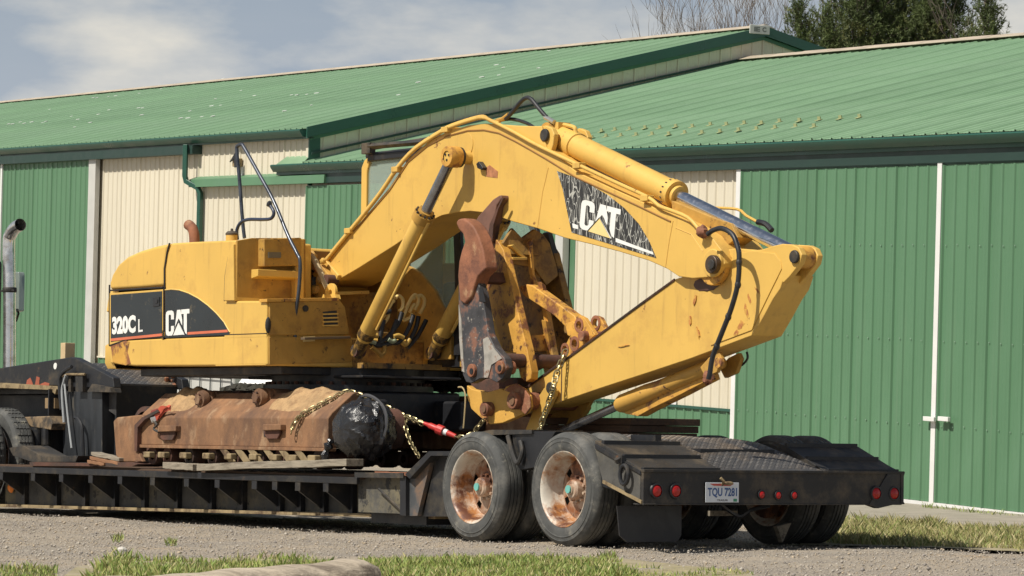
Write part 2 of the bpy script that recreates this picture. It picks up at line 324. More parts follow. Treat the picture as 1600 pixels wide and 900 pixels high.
CAT_L = {'C': [(0, .15), (.03, .05), (.12, 0), (.36, 0), (.45, .05), (.48, .15), (.48, .38), (.31, .38), (.31, .2), (.27, .16), (.2, .16), (.17, .2), (.17, .8), (.2, .84), (.27, .84), (.31, .8), (.31, .64), (.48, .64), (.48, .85), (.45, .95), (.36, 1), (.12, 1), (.03, .95), (0, .85)],
         'A': [(.50, .14), (.66, 1), (.86, 1), (.96, .60), (.96, .36), (.88, .47), (.84, .56), (.75, .66), (.66, .52), (.56, .36)],
         'T': [(.90, 1), (1.38, 1), (1.38, .82), (1.23, .82), (1.23, 0), (1.13, .06), (1.05, .26), (1.05, .82), (.90, .82)],
         'tri': [(.42, 0), (.75, .50), (1.08, 0)]}
def put_cat(g, keys, origin, ex, ez, h, w):
    ex = np.array(ex) * w / 1.38; ez = np.array(ez) * h
    for k in keys: g.flat([tuple(np.array(origin) + ex * p[0] + ez * p[1]) for p in CAT_L[k]])
    return g

# ================================================================== GROUND
def patch_grid(poly_px, off, nx, ny, jit=0.):        # four pixel corners (far-left, far-right, near-right, near-left) laid on the terrain
    c = [gp(*p)[:2] for p in poly_px]; g = G(); vs = []
    for j in range(ny + 1):
        for i in range(nx + 1):
            u, v = i / nx, j / ny
            p = (c[0] * (1 - u) + c[1] * u) * (1 - v) + (c[3] * (1 - u) + c[2] * u) * v
            if jit and (j in (0, ny) or i in (0, nx)): p = p + rng.normal(0, jit, 2)
            vs.append((p[0], p[1], float(ground_z(p[0], p[1])) + off))
    g.add(vs, [(j * (nx + 1) + i, j * (nx + 1) + i + 1, (j + 1) * (nx + 1) + i + 1, (j + 1) * (nx + 1) + i) for j in range(ny) for i in range(nx)])
    return g
def ground_mat():
    m = D.materials.new('gravel'); m.use_nodes = True; nt = m.node_tree; b = nt.nodes['Principled BSDF']; L = nt.links.new
    b.inputs['Roughness'].default_value = .95; b.inputs['Specular IOR Level'].default_value = .2
    tc = N(nt, 'ShaderNodeTexCoord'); V = tc.outputs['Object']
    vo = N(nt, 'ShaderNodeTexVoronoi', Scale=55.); L(V, vo.inputs['Vector'])
    sepc = N(nt, 'ShaderNodeMapRange'); sepc.inputs['To Min'].default_value = .72; sepc.inputs['To Max'].default_value = 1.22
    L(vo.outputs['Color'], sepc.inputs['Value'])
    n = N(nt, 'ShaderNodeTexNoise', Scale=.8, Detail=7., Roughness=.62); L(V, n.inputs['Vector'])
    rp = N(nt, 'ShaderNodeValToRGB'); e = rp.color_ramp.elements
    e[0].position = .40; e[0].color = (.315, .28, .235, 1); e[1].position = .60; e[1].color = (.385, .33, .26, 1)
    k = rp.color_ramp.elements.new(.72); k.color = (.40, .30, .19, 1); L(n.outputs['Fac'], rp.inputs[0])
    mu = N(nt, 'ShaderNodeMixRGB', _blend_type='MULTIPLY'); mu.inputs['Fac'].default_value = 1; L(rp.outputs[0], mu.inputs['Color1']); L(sepc.outputs[0], mu.inputs['Color2'])
    L(mu.outputs[0], b.inputs['Base Color'])
    n3 = N(nt, 'ShaderNodeTexNoise', Scale=30., Detail=5.); L(V, n3.inputs['Vector'])
    ad = N(nt, 'ShaderNodeMath', _operation='ADD'); L(vo.outputs['Distance'], ad.inputs[0]); L(n3.outputs['Fac'], ad.inputs[1])
    bp = N(nt, 'ShaderNodeBump', Strength=1., Distance=.014); L(ad.outputs[0], bp.inputs['Height']); L(bp.outputs[0], b.inputs['Normal'])
    return m
def axis_pts(lo, a, b, hi, fine, n): return np.concatenate([np.linspace(lo, a, n, endpoint=False), np.arange(a, b, fine), np.linspace(b, hi, n)])
xs = axis_pts(-600, -14, 12, 600, .22, 24); ys = axis_pts(-300, 17, 46, 1500, .22, 24)
g = G(); XX, YY = np.meshgrid(xs, ys); ZZ = ground_z(XX, YY)
near = (np.abs(XX) < 15) & (YY > 16) & (YY < 47)
ZZ = ZZ + np.where(near, rng.normal(0, .006, ZZ.shape) + .012 * np.sin(XX * 2.1 + YY * .7) * np.sin(YY * 1.7 - XX * .6), 0) - np.where(near, .01, 0.0)
nx = len(xs)
g.add(np.stack([XX, YY, ZZ], -1).reshape(-1, 3), [(j * nx + i, j * nx + i + 1, (j + 1) * nx + i + 1, (j + 1) * nx + i) for j in range(len(ys) - 1) for i in range(nx - 1)])
GRAVEL = ground_mat()
solo('gravel_yard', g, GRAVEL, 'grey brown gravel yard sloping down towards the barns', None, kind='structure', smooth=80)
SOIL = mat('grassy soil', (.30, .26, .15), .95, var=.3, scale=9, dirt=(.36, .31, .23), dirt_lo=.5, dirt_hi=.66, dirt_scale=3, bump=.01)
def ramp_grid(far, nearp, off, n=30, rows=6, jit=.0):    # strip between two pixel polylines laid on the terrain
    def samp(pl):
        d = [0]; 
        for a, b in zip(pl, pl[1:]): d.append(d[-1] + math.dist(a, b))
        return [tuple(np.interp(d[-1] * t / n, d, [p[k] for p in pl]) for k in (0, 1)) for t in range(n + 1)]
    F_, N_ = samp(far), samp(nearp); g = G(); vs = []
    for j in range(rows + 1):
        for i in range(n + 1):
            a = gp(*F_[i])[:2]; b = gp(*N_[i])[:2]; t = j / rows; p = a * (1 - t) + b * t
            if jit and 0 < i < n: p = p + rng.normal(0, jit if j in (0, rows) else jit * .3, 2)
            vs.append((p[0], p[1], float(ground_z(p[0], p[1])) + off))
    g.add(vs, [(j * (n + 1) + i, j * (n + 1) + i + 1, (j + 1) * (n + 1) + i + 1, (j + 1) * (n + 1) + i) for j in range(rows) for i in range(n)]); return g
# concrete apron in front of the big doors
solo('concrete_apron', ramp_grid([(1290, 776), (1420, 788), (1620, 808), (1900, 838)], [(1290, 812), (1430, 824), (1620, 830), (1900, 852)], .012, jit=.02), CONC,
     'pale concrete apron in front of the green barn doors', None, kind='structure', smooth=80)
def blades(regions, name, label, cols, seed):
    r = np.random.default_rng(seed); V = []; F = []; MI = []; k = 0
    for (poly, n, hlo, hhi, clump) in regions:
        c = np.array([gp(*p)[:2] for p in poly]); u = r.random(n); v = r.random(n)
        P = (c[0] * (1 - u)[:, None] + c[1] * u[:, None]) * (1 - v)[:, None] + (c[3] * (1 - u)[:, None] + c[2] * u[:, None]) * v[:, None]
        nz = np.sin(P[:, 0] * 3.1 + 1.3 * np.sin(P[:, 1] * 2.3)) * np.sin(P[:, 1] * 3.7 + P[:, 0] * .8) + .6 * np.sin(P[:, 0] * 9.3 + P[:, 1] * 5) * np.sin(P[:, 1] * 8.1 - P[:, 0] * 3)
        edge = np.minimum(np.minimum(u, 1 - u) * 8, np.minimum(v, 1 - v) * 3.)
        keep = (nz + clump + np.minimum(edge, 1) * 1.2 - .6 + r.normal(0, .25, n)) > 0
        P = P[keep]; nz = nz[keep]; m = len(P)
        h = r.uniform(hlo, hhi, m) ** 1.0 * (.85 + .35 * nz) * r.uniform(.6, 1.25, m); w = r.uniform(.0035, .007, m); a = r.uniform(0, 6.28, m); lean = r.uniform(.1, .75, m) * h
        Z = ground_z(P[:, 0], P[:, 1]) - .012
        dx, dy = np.cos(a), np.sin(a); la = r.uniform(0, 6.28, m)
        b0 = np.stack([P[:, 0] - dx * w, P[:, 1] - dy * w, Z], 1); b1 = np.stack([P[:, 0] + dx * w, P[:, 1] + dy * w, Z], 1)
        mx = np.stack([P[:, 0] + np.cos(la) * lean * .4 + dx * w * .6, P[:, 1] + np.sin(la) * lean * .4 + dy * w * .6, Z + h * .6], 1)
        tp = np.stack([P[:, 0] + np.cos(la) * lean, P[:, 1] + np.sin(la) * lean, Z + h], 1)
        V.append(np.stack([b0, b1, mx, tp], 1).reshape(-1, 3)); i = np.arange(m) * 4 + k
        F.append(np.stack([i, i + 1, i + 2], 1)); F.append(np.stack([i, i + 2, i + 3], 1))
        ci = np.minimum((r.random(m) * len(cols)).astype(int), len(cols) - 1); MI += [ci, ci]; k += m * 4
    V = np.concatenate(V); F = np.concatenate(F); me = D.meshes.new(name); me.vertices.add(len(V)); me.vertices.foreach_set('co', V.ravel())
    me.loops.add(F.size); me.loops.foreach_set('vertex_index', F.ravel()); me.polygons.add(len(F)); me.polygons.foreach_set('loop_start', np.arange(len(F)) * 3)
    me.update(calc_edges=True)
    for i, cc in enumerate(cols): me.materials.append(mat(f'{name} blade {i}', cc, .6, var=.2, scale=8))
    me.polygons.foreach_set('material_index', np.concatenate(MI)); o = D.objects.new(name, me); COL.objects.link(o)
    tag(o, label, 'grass', kind='stuff'); return o
GC = [(.21, .29, .06), (.28, .35, .085), (.15, .22, .045), (.44, .40, .18), (.33, .34, .11)]
GC2 = [(.24, .27, .08), (.36, .34, .14), (.46, .40, .21), (.18, .22, .065), (.38, .34, .15)]
blades([(((165, 874), (520, 872), (520, 912), (130, 915)), 26000, .012, .075, -.05), (((560, 876), (960, 870), (1010, 912), (560, 912)), 44000, .012, .07, .25),
        (((900, 880), (1180, 892), (1180, 912), (900, 912)), 4000, .015, .05, -.2), (((-10, 888), (90, 886), (90, 912), (-10, 912)), 2500, .02, .06, 0.)],
       'verge_grass', 'green grass clumps along the bottom edge of the photo beside the log', GC, 3)
blades([(((1290, 822), (1640, 829), (1660, 864), (1285, 850)), 42000, .02, .10, .5), (((1320, 810), (1440, 826), (1640, 834), (1290, 840)), 9000, .03, .12, .2)],
       'yard_grass', 'dry green grass strip between gravel and concrete apron behind the trailer', GC2, 4)
blades([(((176, 838), (192, 838), (192, 846), (176, 846)), 120, .02, .06, 2.), (((258, 844), (276, 844), (276, 851), (258, 851)), 120, .02, .06, 2.), (((1436, 790), (1620, 808), (1620, 812), (1436, 794)), 900, .02, .09, -.1),
        (((650, 806), (700, 812), (700, 818), (650, 812)), 300, .02, .05, .4)],
       'weeds', 'scattered small weeds in the gravel and at the barn door foot', GC, 5)
solo('verge_soil', ramp_grid([(120, 886), (300, 872), (520, 875), (760, 868), (960, 872), (1160, 894)], [(60, 930), (300, 932), (520, 932), (760, 932), (960, 932), (1260, 930)], .004, 60, 6, .03), SOIL, 'patchy soil under the verge grass', None, kind='structure', smooth=80)
solo('yard_soil', ramp_grid([(1260, 814), (1430, 822), (1620, 829), (1800, 840)], [(1250, 852), (1430, 855), (1620, 864), (1800, 876)], .006, 50, 6, .03), SOIL, 'soil under the dry grass strip by the apron', None, kind='structure', smooth=80)
# loose stones
def stones(n, seed):
    r = np.random.default_rng(seed); px = r.uniform(-40, 1640, n); py = 792 + 118 * r.random(n) ** .8; P = np.array([gp(a, b) for a, b in zip(px[:400], py[:400])])
    X0, X1 = -6.5, 6.5; X = r.uniform(X0, X1, n); Y = r.uniform(20.2, 34, n); keep = np.abs(X / Y) < .17; X = X[keep]; Y = Y[keep]; n = len(X)
    s = r.lognormal(-5.35, .45, n).clip(.0025, .02); Z = ground_z(X, Y) + s * .2
    base = np.array([(1, 0, 0), (-1, 0, 0), (0, 1, 0), (0, -1, 0), (0, 0, .7), (0, 0, -.7)], float)
    f = np.array([(0, 2, 4), (2, 1, 4), (1, 3, 4), (3, 0, 4), (2, 0, 5), (1, 2, 5), (3, 1, 5), (0, 3, 5)])
    a = r.uniform(0, 6.28, n); V = base[None] * (s[:, None, None] * r.uniform(.6, 1.4, (n, 6, 1))); ca, sa = np.cos(a)[:, None], np.sin(a)[:, None]
    V = np.stack([V[..., 0] * ca - V[..., 1] * sa, V[..., 0] * sa + V[..., 1] * ca, V[..., 2]], -1) + np.stack([X, Y, Z], 1)[:, None]
    F = (f[None] + (np.arange(n) * 6)[:, None, None]).reshape(-1, 3); me = D.meshes.new('stones'); V = V.reshape(-1, 3)
    me.vertices.add(len(V)); me.vertices.foreach_set('co', V.ravel()); me.loops.add(F.size); me.loops.foreach_set('vertex_index', F.ravel()); me.polygons.add(len(F)); me.polygons.foreach_set('loop_start', np.arange(len(F)) * 3); me.update(calc_edges=True)
    cs = [(.36, .325, .28), (.44, .40, .34), (.25, .225, .20), (.40, .33, .24)]
    for i, c in enumerate(cs): me.materials.append(mat(f'gravel stone {i}', c, .9, var=.2, scale=5))
    me.polygons.foreach_set('material_index', np.repeat(r.integers(0, 4, n), 8)); o = D.objects.new('loose_gravel', me); COL.objects.link(o)
    tag(o, 'loose grey and tan stones scattered over the yard', 'gravel', kind='stuff')
stones(52000, 9)

# ================================================================== BARNS
def sheet_profile(w=.9144, ribs=4, h=.019, lap=.027):
    p = []; s = w / ribs
    for i in range(ribs):
        x = i * s; h_ = lap if i == 0 else h; p += [(x, 0), (x + .008, h_), (x + .032, h_), (x + .045, 0), (x + .045 + .050, 0), (x + .045 + .056, .003), (x + .045 + .066, .003), (x + .045 + .072, 0), (x + .045 + .115, 0), (x + .045 + .121, .003), (x + .045 + .131, .003), (x + .045 + .137, 0)]
    return p + [(w, 0)]
def siding_mesh(name, m, h=1., top=None):      # ribbed sheet, x along wall, faces -y
    pr = sheet_profile(); n = len(pr); g = G(); top = top or (lambda x: h)
    g.add([(x, -d, 0) for x, d in pr] + [(x, -d, top(x)) for x, d in pr], [(i, i + 1, i + 1 + n, i + n) for i in range(n - 1)])
    me = g.mesh(name, m, smooth=0); me.shade_flat(); return me
ME_G, ME_B = siding_mesh('green_sheet', GRN), siding_mesh('beige_sheet', BGE)
def panels(parent, me, x0, x1, z0, z1, y, name='siding_panel', yaw=0.):
    n = max(1, round((x1 - x0) / .9144)); w = (x1 - x0) / n
    for i in range(n): link(name, me, parent, (x0 + i * w, y - (.0015 if i % 2 else 0), z0), (0, 0, yaw) if yaw else None, (w / .9144, 1, z1 - z0))
def bz(px, py, y=0.): q = B.at(px, py, yt=y); return q[0], q[2]
XA = B.at(485, 230, yt=0)[0]              # corner where the tall barn ends
PIT = .2445
barnA = thing('tall_barn', 'taller barn on the left, faded green metal roof, beige walls and gable end', 'barn', B, (0, 0, 0))
barnB = thing('long_barn', 'longer lower barn on the right with green sliding doors and dark green gutter', 'barn', B, (0, 0, 0))
ZA, ZB = 5.2, 4.38                         # wall tops
part('wall', G().box(-77, XA, .03, .2, -1.2, ZA), BGE, barnA)
part('wall', G().box(XA + .003, 9., .03, .2, -1.2, ZB), BGE, barnB)
part('wall', G().box(-77, XA, 18.2, 18.4, -1.2, ZA), BGE, barnA)
# roofs: ribbed sheets running from eave to ridge
def roof(parent, x0, x1, yE, zE, yR, zR, m, flip=False):
    L_ = math.hypot(yR - yE, zR - zE); pr = sheet_profile(); n = len(pr); g = G(); cy, cz = (yR - yE), (zR - zE); ny, nz = -cz / L_, cy / L_
    if flip: ny, nz = cz / L_, cy / L_
    K = 1
    g.add([(x, yE + ny * d, zE + nz * d) for x, d in pr] + [(x, yR + ny * d, zR + nz * d) for x, d in pr], [(i, i + 1, i + 1 + n, i + n) for i in range(n - 1)])
    me = g.mesh('roof_sheet', m, smooth=0); me.shade_flat(); k = round((x1 - x0) / .9144); w = (x1 - x0) / k
    for i in range(k): link('roof_panel', me, parent, (x0 + i * w, 0, .0015 * (i % 2)), None, (w / .9144, 1, 1))
EA_y = -.12; RA_y = 9.2; RA_z = 7.47
zEA = RA_z - PIT * (RA_y - EA_y)
XRA = XA + .12
roof(barnA, -75.5, XRA, EA_y, zEA, RA_y, RA_z, GRR)
roof(barnA, -75.5, XRA, 18.85, zEA, RA_y, RA_z, GRR, flip=True)
RB_y = 8.86; RB_z = 6.86; EB_y = -.15; zEB = 4.60; PB = (RB_z - zEB) / (RB_y - EB_y)
XLB = B.at(432, 256, yt=EB_y)[0]
roof(barnB, XA + .02, 9., EB_y + .0, zEB, RB_y, RB_z, GRR)
roof(barnB, XA + .02, 9., 2 * RB_y - EB_y, zEB, RB_y, RB_z, GRR, flip=True)
# small return of the low roof past the corner, in front of the tall barn
g = G(); g.add([(XLB, EB_y, zEB), (XA + .02, EB_y, zEB), (XA + .02, -.0, zEB + PB * .55), (XLB + .1, -.0, zEB + PB * .55), (XLB, EB_y, zEB - .03), (XA + .02, EB_y, zEB - .03)], [(0, 1, 2, 3), (4, 5, 1, 0)])
part('roof_return', g, GRR, barnB)
# gutters, fascia, soffits, ridge caps
def gutter(parent, x0, x1, y, z):
    g = G(); prof = [(y, z), (y - .11, z), (y - .125, z - .02), (y - .115, z - .05), (y - .09, z - .085), (y - .06, z - .125), (y, z - .125)]
    g.prism([(a, b) for a, b in prof], x0, x1, 'x'); return part('gutter', g, GRD, parent)
gutter(barnA, -75.5, XRA - .06, EA_y, zEA - .015); gutter(barnB, XLB, 9., EB_y, zEB - .015)
part('fascia', G().box(-75.5, XRA, EA_y + .003, EA_y + .03, zEA - .17, zEA - .02), GRD, barnA)
part('fascia', G().box(XLB, 9., EB_y + .003, EB_y + .03, zEB - .19, zEB - .02), GRD, barnB)
part('soffit', G().box(-75.5, XA + .1, EA_y + .033, .02, zEA - .165, zEA - .15), GRK, barnA)
part('soffit', G().box(XLB + .05, 9., EB_y + .033, .0, zEB - .185, zEB - .17), GRK, barnB)
part('ridge_cap', G().prism([(RA_y - .22, RA_z - .0), (RA_y, RA_z + .075), (RA_y + .22, RA_z)], -75.5, XRA, 'x'), RDG, barnA)
g = G()
for i in range(30):
    x0 = XA + .05 + i * .92; h = random.uniform(0, .012); g.prism([(RB_y - .25, RB_z - .0), (RB_y, RB_z + .075 + h), (RB_y + .25, RB_z)], x0, x0 + .918, 'x')
part('ridge_cap', g, RDG, barnB)
# rake boards of the tall barn
for s in (1, -1):
    y0, y1 = (EA_y - .02, RA_y) if s == 1 else (18.97, RA_y); z0 = RA_z - PIT * abs(y0 - RA_y)
    g = G().prism([(y0, z0 + .03), (y1, RA_z + .03), (y1, RA_z - .15), (y0, z0 - .15)], XRA - .001, XRA + .03, 'x'); part('rake_board', g, GRD, barnA)
    g = G().prism([(y0 + .1 * s, z0 - .12), (y1, RA_z - .15), (y1, RA_z - .215), (y0 + .1 * s, z0 - .19)], XA + .035, XA + .06, 'x'); part('gable_trim', g, mat('mid green trim', (.05, .15, .09), .5), barnA)
# badge at the gable peak
ey, ez = B.at(1187, 46, xt=XRA + .05)[1:]
g = G().box(XRA + .035, XRA + .06, ey - .22, ey + .22, ez - .085, ez + .08); bd = part('peak_badge', g, LGR, barnA, bevel=.01)
g = G(); X_ = XRA + .0635
for s_, o_ in (('I', -.13), ('E', -.09), ('C', .05)): put_text(g, s_, (X_, ey + o_, ez - .045), (0, 1, 0), (0, 0, 1), .09, .035 if s_ == 'I' else .09, .05)
part('lettering', g, mat('grey lettering', (.16, .17, .16)), bd)
# gable wall
pr = sheet_profile(); npn = 20
for k in range(npn):
    y0 = k * .92; g = G(); vs = []
    for z_ in (0, 1):
        for x, d in pr:
            yy = y0 + x; zt = RA_z - PIT * abs(yy - RA_y) - .18
            vs.append((XA + .005 + d + .0015 * (k % 2), yy, zt if z_ else 3.6))
    n = len(pr); g.add(vs, [(i, i + 1, i + 1 + n, i + n) for i in range(n - 1)]); me = g.mesh('gable_sheet', BGE, smooth=0); me.shade_flat(); link('gable_panel', me, barnA)
part('gable_wall', G().prism([(0, -1.2), (0, ZA), (RA_y, RA_z - .2), (18.4, ZA), (18.4, -1.2)], XA - .12, XA, 'x'), BGE, barnA)
part('corner_trim', G().box(XA - .10, XA + .028, -.035, -.018, 3.9, ZA - .1), BGE, barnA)
part('corner_trim', G().box(XA + .0, XA + .035, -.04, .17, 4.2, ZA - .02), GRD, barnA)
part('flashing', G().prism([(0, zEB + PB * .55 + .01), (RB_y, RB_z + .03), (RB_y, RB_z + .065), (0, zEB + PB * .55 + .05)], XA + .035, XA + .075, 'x'), GRK, barnA)
# tall barn front: sliding door at far left, beige sheets, wainscot
xd = bz(145, 400)[0]; xg = bz(157.5, 400)[0]
hz = bz(150, 250)[1]
door = part('sliding_door', G().box(-34.5, xd, -.09, -.04, 0.0, hz), GRN, barnA)
panels(door, ME_G, xd - 4.5 * .9144, xd, 0.02, hz - .02, -.095, 'door_panel'); panels(door, ME_G, -34.5, xd - 4.5 * .9144 - .02, 0.02, hz - .02, -.095, 'door_panel')
xs_ = bz(8, 400)[0]
part('door_trim', G().box(xs_ - .05, xs_ + .05, -.135, -.09, 0, hz), WHT, door)
part('door_trim', G().box(xd, xg - .06, -.135, -.04, 0, hz), LGR, door)
part('track_cover', G().box(-34.5, bz(316, 238)[0], -.2, -.0, bz(150, 250)[1] - .0, bz(150, 250)[1] + .16), GRK, barnA)
panels(barnA, ME_B, xg + .05, XA - .12, 1.0, ZA - .05, 0.0); panels(barnA, ME_G, xg + .05, XA - .02, -1.0, .985, 0.0)
part('wainscot_cap', G().box(xg, XA, -.03, -.0, .98, 1.01), BGE, barnA)
xa0, xa1 = bz(308, 283)[0], XA + .9; z0_, z1_ = bz(400, 290)[1], bz(400, 276)[1]
part('door_hood', G().prism([(-.0, z1_ + .04), (-.16, z1_ - .02), (-.17, z0_), (0, z0_)], xa0, xa1, 'x'), GRN, barnA)
# downspout with offset elbow
q0 = bz(295, 224, -.2)[0]; q1 = bz(313, 330, -.08)[0]
zt_ = bz(295, 226, -.2)[1]; ze = bz(296, 292, -.2)[1]
dsp = part('downspout', G().tube([(q0, -.26, zt_), (q0, -.26, ze + .2), (q0 + .02, -.24, ze + .10), (q1 - .05, -.12, ze - .02), (q1, -.09, ze - .12), (q1, -.09, ze - .3), (q1, -.09, -.6)], .06, 4), GRD, barnA, bevel=.008)
# wall light
lx, lz = bz(380, 252); lf = part('flood_light', G().box(lx - .12, lx + .02, -.16, -.02, lz - .10, lz + .05), TAN, barnA, bevel=.01)
part('light_shade', G().prism([(lx - .16, lz - .02), (lx + .1, lz + .16), (lx + .14, lz + .06), (lx + .14, lz - .1), (lx + .06, lz - .12), (lx + .02, lz + .04)], -.2, -.17), BK, lf)
part('conduit', G().box(lx - .01, lx + .04, -.03, -.0, bz(380, 275)[1], lz - .1), WHT, lf)
# long barn front
part('header', G().box(XA + .45, 9., -.125, -.0, bz(1200, 264)[1], zEB - .19), GRK, barnB)
part('corner_post', G().box(XA, XA + .07, -.04, 0, -1, bz(487, 290)[1]), WHT, barnB)
hd = 4.24
xt0, xt1 = bz(881, 400)[0], bz(893, 400)[0]
d1 = part('sliding_door', G().box(XA + .1, xt0, -.10, -.05, 0, hd - .03), GRN, barnB)
nd = (xt0 - XA - .1) / 2
panels(d1, ME_G, XA + .12, XA + .1 + nd, .03, hd - .04, -.105, 'door_panel'); panels(d1, ME_G, XA + .1 + nd + .05, xt0, .03, hd - .04, -.105, 'door_panel')
xw = bz(660, 570)[0]
part('door_trim', G().box(xw - .05, xw + .05, -.15, -.10, 0, hd - .03), WHT, d1)
part('door_trim', G().box(xt0, xt1, -.155, -.05, 0, hd - .03), LGR, d1)
x9 = bz(901, 400)[0]; part('siding_trim', G().box(xt1 + .003, x9, -.03, -.0, 0, hd + .04), GRN, barnB)
x11, x12 = bz(1153, 500)[0], bz(1161, 500)[0]
zw = bz(1100, 637)[1]
panels(barnB, ME_B, x9, x11, zw, hd + .05, 0.); panels(barnB, ME_G, x9, x11, -.1, zw - .02, .003)
part('wainscot_cap', G().box(x9, x11, -.03, -.0, zw - .025, zw + .012), GRD, barnB)
part('door_jamb', G().box(x11 + .02, x12, -.10, -.0, -.1, hd + .02), WHT, barnB)
xm0, xm1 = bz(1470.5, 500)[0], bz(1477.5, 500)[0]
d2 = part('sliding_door', G().box(x12 + .01, xm0, -.09, -.04, .03, hd - .01), GRN, barnB); panels(d2, ME_G, x12 + .02, xm0 - .01, .05, hd - .02, -.094, 'door_panel')
d3 = part('sliding_door', G().box(xm1, xm1 + 4.7, -.09, -.04, .03, hd - .01), GRN, barnB); panels(d3, ME_G, xm1 + .01, xm1 + 4.69, .05, hd - .02, -.094, 'door_panel')
panels(barnB, ME_B, xm1 + 4.75, 9., -.1, hd + .05, .0)
part('door_trim', G().box(xm0 + .001, xm1 - .001, -.118, -.04, .0, hd + .03), WHT, d2)
part('bottom_rail', G().box(x12 + .02, xm0, -.115, -.092, .0, .045), WHT, d2); part('bottom_rail', G().box(xm1, xm1 + 4.6, -.115, -.092, .0, .045), WHT, d3)
for dd, (pa, pb) in ((d2, (1447, 1464)), (d3, (1470, 1486))):
    a, z_ = bz(pa, 653, -.14); b_, _ = bz(pb, 656, -.14)
    part('door_handle', G().box(a, b_, -.19, -.15, z_ - .035, z_ + .02).box(a + .02, a + .05, -.15, -.096, z_ - .03, z_ + .015), WHT, dd, bevel=.004)
part('head_trim', G().box(x12, 9., -.10, -.045, hd - .005, hd + .05), GRD, barnB)
x_, z_ = bz(1052, 621); part('wall_notice', G().box(x_ - .25, x_ + .12, -.03, -.02, z_ - .10, z_ + .10), WHT, barnB)
# screws on the sheets
sm = G().disc((0, 0, 0), .009, -.006, 'y', 6).mesh('screw', LGR)
g = G()
for zz in (3.23, 2.05, 1.0):
    for i in range(52):
        x = x12 + .10 + i * .2286
        if xm0 - .03 < x < xm1 + .03: continue
        g.disc((x, -.113, zz + random.uniform(-.01, .01)), .009, .006, 'y', 6)
part('screws', g, mat('painted screw', (.20, .30, .22)), barnB, kind='stuff')
# snow guards on the low roof, pale sealant patches on the tall roof
def on_roof(px, py, yE, zE, yR, zR):
    n = np.array([0, -(zR - zE), (yR - yE)]); n = n / np.linalg.norm(n); o = np.array([0, yE, zE]); nw = B.ax * n[0] + B.ay * n[1] + B.az * n[2]
    P0 = B.w(o); r = ray(px, py); t = np.dot(P0 - C0, nw) / np.dot(r, nw); P = C0 + r * t - B.o; return np.array([P @ B.ax, P @ B.ay, P @ B.az]), n
SG = mat('aged snow guard plastic', (.36, .38, .20), .5)
up_ = [(914, 207), (940, 205), (961, 203), (984, 202), (1008, 200), (1031, 200), (1056, 198), (1082, 198), (1110, 195), (1135, 195), (1163, 193), (1190, 193), (1218, 190), (1249, 189), (1280, 187), (1313, 185), (1343, 183), (925, 215), (947, 213), (970, 212), (994, 211), (1019, 210), (1045, 210), (1070, 208), (1097, 208), (1125, 206), (1154, 204), (1182, 202), (1211, 200), (1243, 198), (1272, 198)]
sl = math.atan(PB)
gm = G().box(-.04, .04, -.05, .04, .0, .008).box(-.035, .035, -.0, .015, .008, .05).mesh('snow_guard', SG)
for p in up_:
    P, n = on_roof(p[0], p[1] + 3, EB_y, zEB, RB_y, RB_z); link('snow_guard', gm, barnB, tuple(P + n * .02), (sl, 0, 0))
pm = G().disc((0, 0, 0), .045, .006, 'z', 8).mesh('sealant_patch', WHT)
for p in [(14, 195), (20, 195), (32, 192), (38, 194), (50, 192), (68, 193), (72, 191), (104, 149), (78, 172), (112, 183), (117, 200), (122, 188), (141, 193), (146, 154), (152, 154), (154, 180), (164, 143), (170, 152), (171, 173), (181, 151), (195, 141), (217, 170), (223, 170), (218, 147), (222, 181), (252, 140), (283, 186), (294, 186), (297, 175), (316, 184), (331, 167), (333, 183), (337, 156), (345, 166), (377, 143), (335, 128), (349, 124), (466, 115), (472, 115), (480, 115), (501, 113), (456, 150), (464, 150), (480, 149), (487, 166), (495, 147), (445, 175), (398, 151), (654, 130), (623, 150), (753, 122), (776, 103), (787, 107), (780, 119), (858, 81), (842, 108)]:
    P, n = on_roof(p[0], p[1], EA_y, zEA, RA_y, RA_z); s = random.uniform(.6, 1.1); link('sealant_patch', pm, barnA, tuple(P + n * .021), (math.atan(PIT), 0, 0), (s * 1.8, s, 1))

# ================================================================== LOWBOY TRAILER
tr = thing('lowboy_trailer', 'long black lowboy trailer with rusty cream wheels, carrying the yellow excavator', 'trailer', T, (0, 0, 0))
X0 = -10.2; XB = -3.05                       # deck from front to the bay before the wheels
zb_ = lambda x: .072 + .0115 * (x + 10.3)          # the beam's foot rises a little towards the wheels
for y0 in (.30, 2.34): part('deck_beam', G().prism([(X0, zb_(X0) + .02), (XB, zb_(XB) + .02), (XB, .44), (X0, .44)], y0, y0 + .03), WEB, tr)
for y0 in (.22, 2.29):
    part('bottom_flange', G().prism([(X0, zb_(X0) - .012), (XB + .9, zb_(XB + .9) - .012), (XB + .9, zb_(XB + .9) + .018), (X0, zb_(X0) + .018)], y0, y0 + .16), TAN, tr, bevel=.004); part('top_flange', G().box(X0, XB, y0, y0 + .16, .443, .47), BK, tr)
part('side_rail', G().box(X0, XB + .02, -.005, .03, .43, .49), BK, tr, bevel=.006)
part('side_rail', G().box(X0, XB + .02, 2.64, 2.675, .43, .49), BK, tr, bevel=.006)
pk = (2.64 - .03) / 10
for i in range(10):
    part('deck_plank', G().box(X0, XB, .036 + i * pk, .036 + (i + 1) * pk - .012, .472, .508 + random.uniform(-.004, .004)), WDK, tr)
